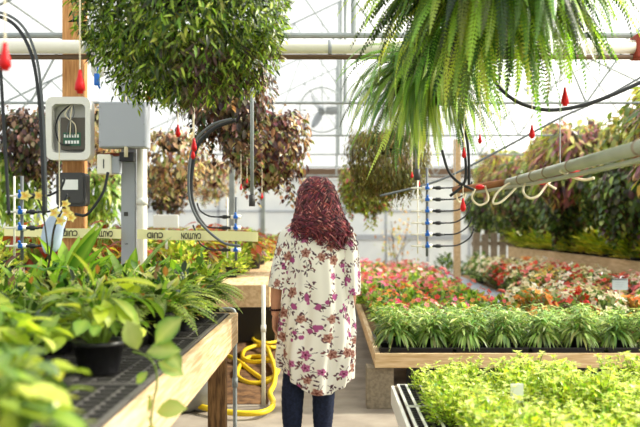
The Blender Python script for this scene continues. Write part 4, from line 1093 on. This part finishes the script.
# ================================================================== WOMAN
wx, wy = -.08, 5.0
wm = thing('person','person with long curly dark red hair in floral blouse, standing in the aisle','person',(wx,wy,0))
body = MB()
def limb(pts, rs, n=14):
    q = smooth_path(pts,5); k=len(pts); r=[]
    for i in range(len(q)):
        t=i/5; a=min(int(t),k-1); b_=min(a+1,k-1); u=t-a; u=u*u*(3-2*u); r.append(rs[a]*(1-u)+rs[b_]*u)
    body.tube(q, r, n)
    body.ell(q[0],(r[0],)*3,12,8); body.ell(q[-1],(r[-1],)*3,12,8)
# torso
body.lathe([(.01,.80),(.13,.80),(.165,.88),(.165,.95),(.135,1.06),(.125,1.12),(.145,1.22),(.165,1.30),(.15,1.345),(.08,1.375),(.05,1.40),(.01,1.41)], n=24, sy=.68)
limb([(0,-.005,1.33),(0,.0,1.40),(0,.02,1.47)],[.062,.05,.052])
body.ell((0,.02,1.535),(.075,.092,.108),24,18)                     # skull
body.ell((0,.065,1.485),(.055,.055,.065),16,12)                     # jaw
body.ell((0,.112,1.52),(.012,.022,.024),10,8); body.ell((0,.122,1.508),(.014,.014,.010),10,8)   # nose
body.ell((0,.104,1.478),(.024,.012,.008),10,8); body.ell((0,.108,1.44),(.018,.014,.014),10,8)
for s in (-1,1):
    body.ell((s*.077,.02,1.525),(.009,.02,.032),10,8)
    body.ell((s*.045,.085,1.505),(.02,.018,.02),10,8)
def hand(wr, d, side, pr):
    """palm + five fingers; d = pointing direction, side = direction of thumb, pr = palm normal"""
    wr=np.array(wr); d=np.array(d,float); d/=np.linalg.norm(d); side=np.array(side,float); side-=d*np.dot(side,d); side/=np.linalg.norm(side); nn=np.cross(d,side)
    M=np.stack([side,d,nn],1)
    body.ell(wr+d*.045,(.037,.052,.015),14,10,M)
    for i,(off,L) in enumerate([(.028,.068),(.010,.078),(-.009,.072),(-.026,.056)]):
        b0=wr+d*.080+side*off; p=[wr+d*.05+side*off*.8,b0,b0+d*L*.45+nn*pr*.008,b0+d*L*.8+nn*pr*.024,b0+d*L*.95+nn*pr*.04]
        limb(p,[.009,.009,.0085,.008,.007],8)
    limb([wr+d*.02+side*.02,wr+d*.045+side*.048,wr+d*.075+side*.058+nn*pr*.01,wr+d*.098+side*.056+nn*pr*.02],[.012,.011,.010,.008],8)
lsh,lel,lwr=(-.165,0,1.305),(-.245,-.01,1.03),(-.266,.05,.80)
rsh,rel_,rwr=(.165,0,1.305),(.215,.0,1.03),(.205,.09,.80)
limb([(-.10,0,1.32),lsh,(-.215,0,1.16),lel,(-.258,.015,.92),lwr],[.05,.052,.045,.038,.036,.025])
limb([(.10,0,1.32),rsh,(.20,0,1.16),rel_,(.212,.04,.92),rwr],[.05,.052,.045,.038,.036,.025])
hand(lwr,(-.02,.10,-1),(.35,1,0),1); hand(rwr,(.0,.25,-1),(-.35,1,0),-1)
for s in (-1,1):
    limb([(s*.085-.01,0,.86),(s*.088-.025,.01,.66),(s*.09-.043,.012,.47),(s*.092-.055,-.012,.32),(s*.092-.06,0,.12),(s*.092-.06,0,.07)],[.088,.078,.056,.055,.036,.038])
    limb([(s*.092-.06,-.01,.045),(s*.098-.06,.08,.035),(s*.104-.06,.15,.025)],[.036,.034,.024])
bo = body.obj('body','skin',wm,True)
rm = bo.modifiers.new('remesh','REMESH'); rm.mode='VOXEL'; rm.voxel_size=.005; rm.use_smooth_shade=True
sm_ = bo.modifiers.new('smooth','SMOOTH'); sm_.factor=.5; sm_.iterations=2
for s in (-1,1):
    e=MB().ell((s*.030,.098,1.537),(.012,.010,.010),12,8).obj('eye','eye',wm,True)
    MB().ell((s*.030,.1055,1.537),(.0055,.004,.0055),10,6).obj('iris','rubber',e,True)
    MB().tube(smooth_path([(s*.014,.108,1.556),(s*.030,.108,1.562),(s*.048,.096,1.557)],4),.003,6).obj('eyebrow','bead',wm,True)
MB().tube(smooth_path([(-.022,.110,1.477),(0,.117,1.480),(.022,.110,1.477)],4),.005,6).obj('lips','lips',wm,True)
# jeans
jb=MB()
for s in (-1,1):
    pts=[(s*.080-.008,0,.90),(s*.088-.022,.01,.70),(s*.0915-.04,.012,.50),(s*.094-.048,.0,.42),(s*.096-.056,-.012,.30),(s*.096-.06,-.002,.16),(s*.095-.06,0,.085)]
    q=smooth_path(pts,10); rs0=[.100,.090,.074,.072,.071,.064,.055]; r=[]
    for i in range(len(q)):
        t=i/10; a=min(int(t),6); b_=min(a+1,6); u=t-a; r.append((rs0[a]*(1-u)+rs0[b_]*u)*(1+.018*math.sin(i*1.9)+.012*math.sin(i*3.1+s)))
    jb.tube(q,r,18)
jb.lathe([(.06,.80),(.15,.82),(.178,.90),(.165,.98),(.15,1.0)],n=24,sy=.72)
jb.obj('jeans','denim',wm,True)
for s in (-1,1):
    sh=MB(); sh.ell((s*.098-.06,.045,.045),(.048,.125,.045),16,10); sh.box(s*.098-.102,s*.098-.018,-.075,.16,.0,.022,.008); sh.obj('shoe','shoe',wm,True)
# bracelet
b=MB()
for k in range(16):
    a=2*PI*k/16; b.ell((lwr[0]+.031*math.cos(a),lwr[1]+.031*math.sin(a)-.004,lwr[2]+.022),(.0075,)*3,8,6)
b.obj('bracelet','bead',wm,True)

# --- floral print painted as cloth colour in (arc, height) metres
def pnoise(x,y,s):
    return np.sin(x*s+1.7*np.sin(y*s*.7))*np.cos(y*s*1.1+1.3*np.sin(x*s*.9))
def floral(u, z, seed, width, z0, z1, dens):
    """u,z arrays in metres; returns colours"""
    rs=np.random.RandomState(seed); C=np.tile(np.array([.96,.95,.91]),(len(u),1))
    spots=[]; tries=0
    while tries<4000 and len(spots)<dens:
        tries+=1; p=(rs.rand()*width,z0+rs.rand()*(z1-z0))
        if all(math.hypot(min(abs(p[0]-q[0]),width-abs(p[0]-q[0])),p[1]-q[1])>.074 for q in spots): spots.append(p)
    for (a,b) in spots:
        kind=rs.choice([0,1,2,3],p=[.26,.34,.16,.24]); R=[.022,.026,.012,.008][kind]*(.85+.35*rs.rand()); th0=rs.rand()*6.28
        du=(u-a+width/2)%width-width/2; dz=z-b; near=(np.abs(du)<.12)&(np.abs(dz)<.12)
        idx=np.where(near)[0]; x=du[idx]; y=dz[idx]; r=np.hypot(x,y); th=np.arctan2(y,x)+th0
        # leaves and twigs around the flower
        for k in range(rs.randint(7,13)):
            la=rs.rand()*6.28; ld=R*.8+rs.rand()*.034; cx,cy=ld*math.cos(la),ld*math.sin(la); lo=la+rs.normal(0,.9)
            xx=(x-cx)*math.cos(lo)+(y-cy)*math.sin(lo); yy=-(x-cx)*math.sin(lo)+(y-cy)*math.cos(lo)
            ln=.008+.006*rs.rand(); m=(xx/ln)**2+(yy/(ln*.42))**2<1
            C[idx[m]]=np.array([.36,.24,.28])*(.8+.5*rs.rand()) if rs.rand()<.7 else np.array([.50,.30,.30])
        for k in range(3):
            la=rs.rand()*6.28; dd=np.abs(-x*math.sin(la)+y*math.cos(la)); al=x*math.cos(la)+y*math.sin(la)
            m=(dd<.0016)&(al>0)&(al<R+.03); C[idx[m]]=[.36,.24,.26]
        if kind<2:
            rad=R*(1+.16*np.cos(5*th)); m=r<rad; q=r[m]/rad[m]
            pet=.5+.5*np.cos(5*th[m]+6*q); 
            if kind==0: base=np.array([.66,.30,.50])[None]*(1-.0)+(np.array([.86,.62,.74])-np.array([.66,.30,.50]))[None]*(pet*(.3+.7*q))[:,None]
            else: base=np.array([.58,.38,.34])[None]+(np.array([.84,.70,.62])-np.array([.58,.38,.34]))[None]*(pet*(.3+.7*q))[:,None]
            base[q<.28]=[.42,.18,.26] if kind==0 else [.46,.26,.22]
            C[idx[m]]=base
        elif kind==2:
            for k in range(4):
                cx,cy=rs.normal(0,.018,2); m=np.hypot(x-cx,y-cy)<.009+.006*rs.rand(); C[idx[m]]=[.68,.34,.54]
    return C
def cloth_mesh(name, grid, cols, close=True, thick=.0022):
    """grid (rows, cols, 3)"""
    R_,N_,_=grid.shape; v=grid.reshape(-1,3); cN=N_ if close else N_-1
    i=np.arange(R_-1)[:,None]; j=np.arange(cN)[None,:]
    Fa=np.stack([i*N_+j+0*i, i*N_+(j+1)%N_, (i+1)*N_+(j+1)%N_, (i+1)*N_+j+0*i],-1).reshape(-1,4)
    fb=FB(); fb.V=[v]; fb.Fa=[Fa]; fb.C=[cols]; fb.n=len(v)
    me=fb.mesh(name,CLOTH); o=link(name,me,wm)
    sd_=o.modifiers.new('thickness','SOLIDIFY'); sd_.thickness=thick; sd_.offset=0
    return o
# blouse body
NA,NZ=380,300
ang=np.linspace(0,2*PI,NA,endpoint=False)        # 0 = +x, -pi/2 = her back (towards camera)
tt=np.linspace(0,1,NZ)
back=np.clip(-np.sin(ang),0,1); 
hem=.50-.0*ang
# photo: back hem lowest slightly right of centre, rising at both sides
hb=(.325+ .17*np.clip((-np.cos(ang)-.05),0,1)**1.3 + .075*np.clip(np.cos(ang)-.45,0,1)/.55)
hem=np.where(np.sin(ang)<0, hb, hb+(np.sin(ang))**.7*.16)
ztop=1.405
prof_z=np.array([1.405,1.385,1.36,1.335,1.30,1.25,1.15,1.0,.85,.70,.55,.40,.28])
prof_x=np.array([.070,.095,.130,.158,.182,.193,.196,.205,.222,.240,.243,.225,.200])
prof_y=np.array([.060,.075,.088,.098,.112,.125,.135,.142,.152,.162,.165,.160,.150])
G=np.zeros((NZ,NA,3))
for k,t_ in enumerate(tt):
    z=ztop+(hem-ztop)*t_
    hx=np.interp(-z,-prof_z,prof_x); hy=np.interp(-z,-prof_z,prof_y)
    fold=np.clip((1.28-z)/.6,0,1)
    w_=.011*fold*np.sin(9*ang+2.2*np.sin(z*3.0))+.007*fold*np.sin(17*ang+3*np.sin(z*4+1))+.005*np.sin(5*ang+z*9)*np.clip((1.35-z)/.2,0,1)
    cx=-.0+.008*np.clip((1.0-z)/.6,0,1)*-1
    sgx=np.sign(np.cos(ang))*np.abs(np.cos(ang))**.9; sgy=np.sign(np.sin(ang))*np.abs(np.sin(ang))**.9
    G[k,:,0]=cx+(hx+w_)*sgx; G[k,:,1]=(hy+w_)*sgy; G[k,:,2]=z-.02*np.clip(1-abs(z-1.33)/.06,0,1)*np.abs(np.cos(ang))**3
uu=(np.tile(ang[None,:],(NZ,1))*.20).ravel(); zz=G[:,:,2].ravel()
blouse=cloth_mesh('blouse',G,floral(uu,zz,5,2*PI*.20,.25,1.45,190))
# sleeves
for s,pts,rx_,ry_ in ((-1,[(-.125,0,1.315),(-.175,0,1.285),(-.198,-.005,1.18),(-.224,-.01,1.07),(-.243,-.01,.965)],[.045,.058,.062,.066,.060],[.06,.08,.09,.10,.105]),
                  (1,[(.125,0,1.315),(.172,0,1.285),(.198,0,1.18),(.207,0,1.06),(.210,0,.925)],[.045,.058,.060,.060,.056],[.06,.08,.09,.10,.105])):
    NS,NB=90,110; P_=smooth_path(pts,22)[:NS]; NS=len(P_); G2=np.zeros((NS,NB,3)); aa=np.linspace(0,2*PI,NB,endpoint=False)
    for i,p in enumerate(P_):
        t_=i/22; a=min(int(t_),len(pts)-2); u=t_-a; rx=rx_[a]*(1-u)+rx_[a+1]*u; ry=ry_[a]*(1-u)+ry_[a+1]*u
        tn=P_[min(i+1,NS-1)]-P_[max(i-1,0)]; tn/=np.linalg.norm(tn); e1=np.cross(tn,[0,1.,0]); e1/=np.linalg.norm(e1); e2=np.array([0,1.,0])
        wv=1+.06*(i/NS)*np.sin(6*aa+i*.03)+.04*np.sin(3*aa+i*.12)
        G2[i]=p[None]+(rx*wv*np.cos(aa))[:,None]*e1+(ry*wv*np.sin(aa))[:,None]*e2
    cloth_mesh('sleeve',G2,floral((np.tile(aa[None],(NS,1))*.08).ravel()+.2*s,G2[:,:,2].ravel(),9+s,2*PI*.08,.9,1.35,32))
# --- hair
fb=FB()
core=MB(); core.ell((.005,.0,1.545),(.092,.103,.108),20,14)
core.lathe([(.01,1.60),(.085,1.58),(.098,1.50),(.115,1.42),(.135,1.35),(.15,1.28),(.10,1.24),(.01,1.23)],c=(.02,-.035,0),n=22,sy=.62)
vv=np.array(core.v); fb.V.append(vv); f4=np.array([q if len(q)==4 else (q+(q[-1],)*4)[:4] for q in core.f]); fb.Fa.append(f4); fb.C.append(np.tile([.30,.12,.15],(len(vv),1))); fb.n=len(vv)
NL=950
for i in range(NL):
    a=-PI/2+RS.uniform(-1.95,1.95); el=min(1.56,RS.uniform(-.15,1.75))
    if i%4==0: el=RS.uniform(1.05,1.55); a=RS.uniform(0,2*PI)
    d=np.array([math.cos(a)*math.cos(el),math.sin(a)*math.cos(el),math.sin(el)])
    p0=np.array([.0,.01,1.54])+d*np.array([.092,.102,.112])
    side=math.cos(a); rad=RS.uniform(.55,1.0)
    ex=.02+ (side*.205 if side>0 else side*.175)*rad+RS.normal(0,.012); ey=-.05+math.sin(a)*.085*rad; 
    if math.sin(a)>0: ey=.03
    if math.sin(a)>.3: a=-a
    ez=1.225+RS.uniform(-.005,.10)+(.02 if side<-.3 else 0)-.025*(side>.4)+ (.05*(1-rad))
    mid=np.array([side*.135+.012,math.sin(a)*.12,1.42+RS.normal(0,.01)])
    E=lambda e,k_: np.array([.0,.01,1.54])+np.array([math.cos(a)*math.cos(e),math.sin(a)*math.cos(e),math.sin(e)])*np.array([.098,.109,.116])*k_
    e1=min(el,.2)-.05
    path=np.array(smooth_path([E(el,1.0),E(el*.6+e1*.4,1.02),E(e1,1.06),mid,(mid+np.array([ex,ey,ez]))/2+np.array([side*.01,-.012,0]),np.array([ex,ey,ez])],12))
    n=len(path); ph=RS.rand()*6.28; fr=RS.uniform(.45,.8); am=np.clip(.25+np.linspace(0,1,n)*2.2,0,1)*RS.uniform(.008,.019)
    k=np.arange(n); hs=1 if i%2 else -1; path[:,0]+=am*np.cos(k*fr*hs+ph); path[:,1]+=am*np.sin(k*fr*hs+ph); path[:,2]+=am*.5*np.cos(k*fr*.7+ph*2); 
    r=np.linspace(.0052,.0028,n)*RS.uniform(.8,1.25)
    c=pal(1,[(.50,.21,.25),(.38,.15,.20),(.64,.31,.32),(.27,.11,.15),(.84,.58,.54)],.06,[3,3,1.6,2.4,.8])[0]
    fb.tubes(path,list(r),c,5)
link('hair',fb.mesh('hair',HAIR),wm)
# drop plant kinds that found no place
for o in [o for o in S.objects if o.parent is None and o.location.z < -10]:
    for c in list(o.children_recursive): bpy.data.objects.remove(c)
    bpy.data.objects.remove(o)
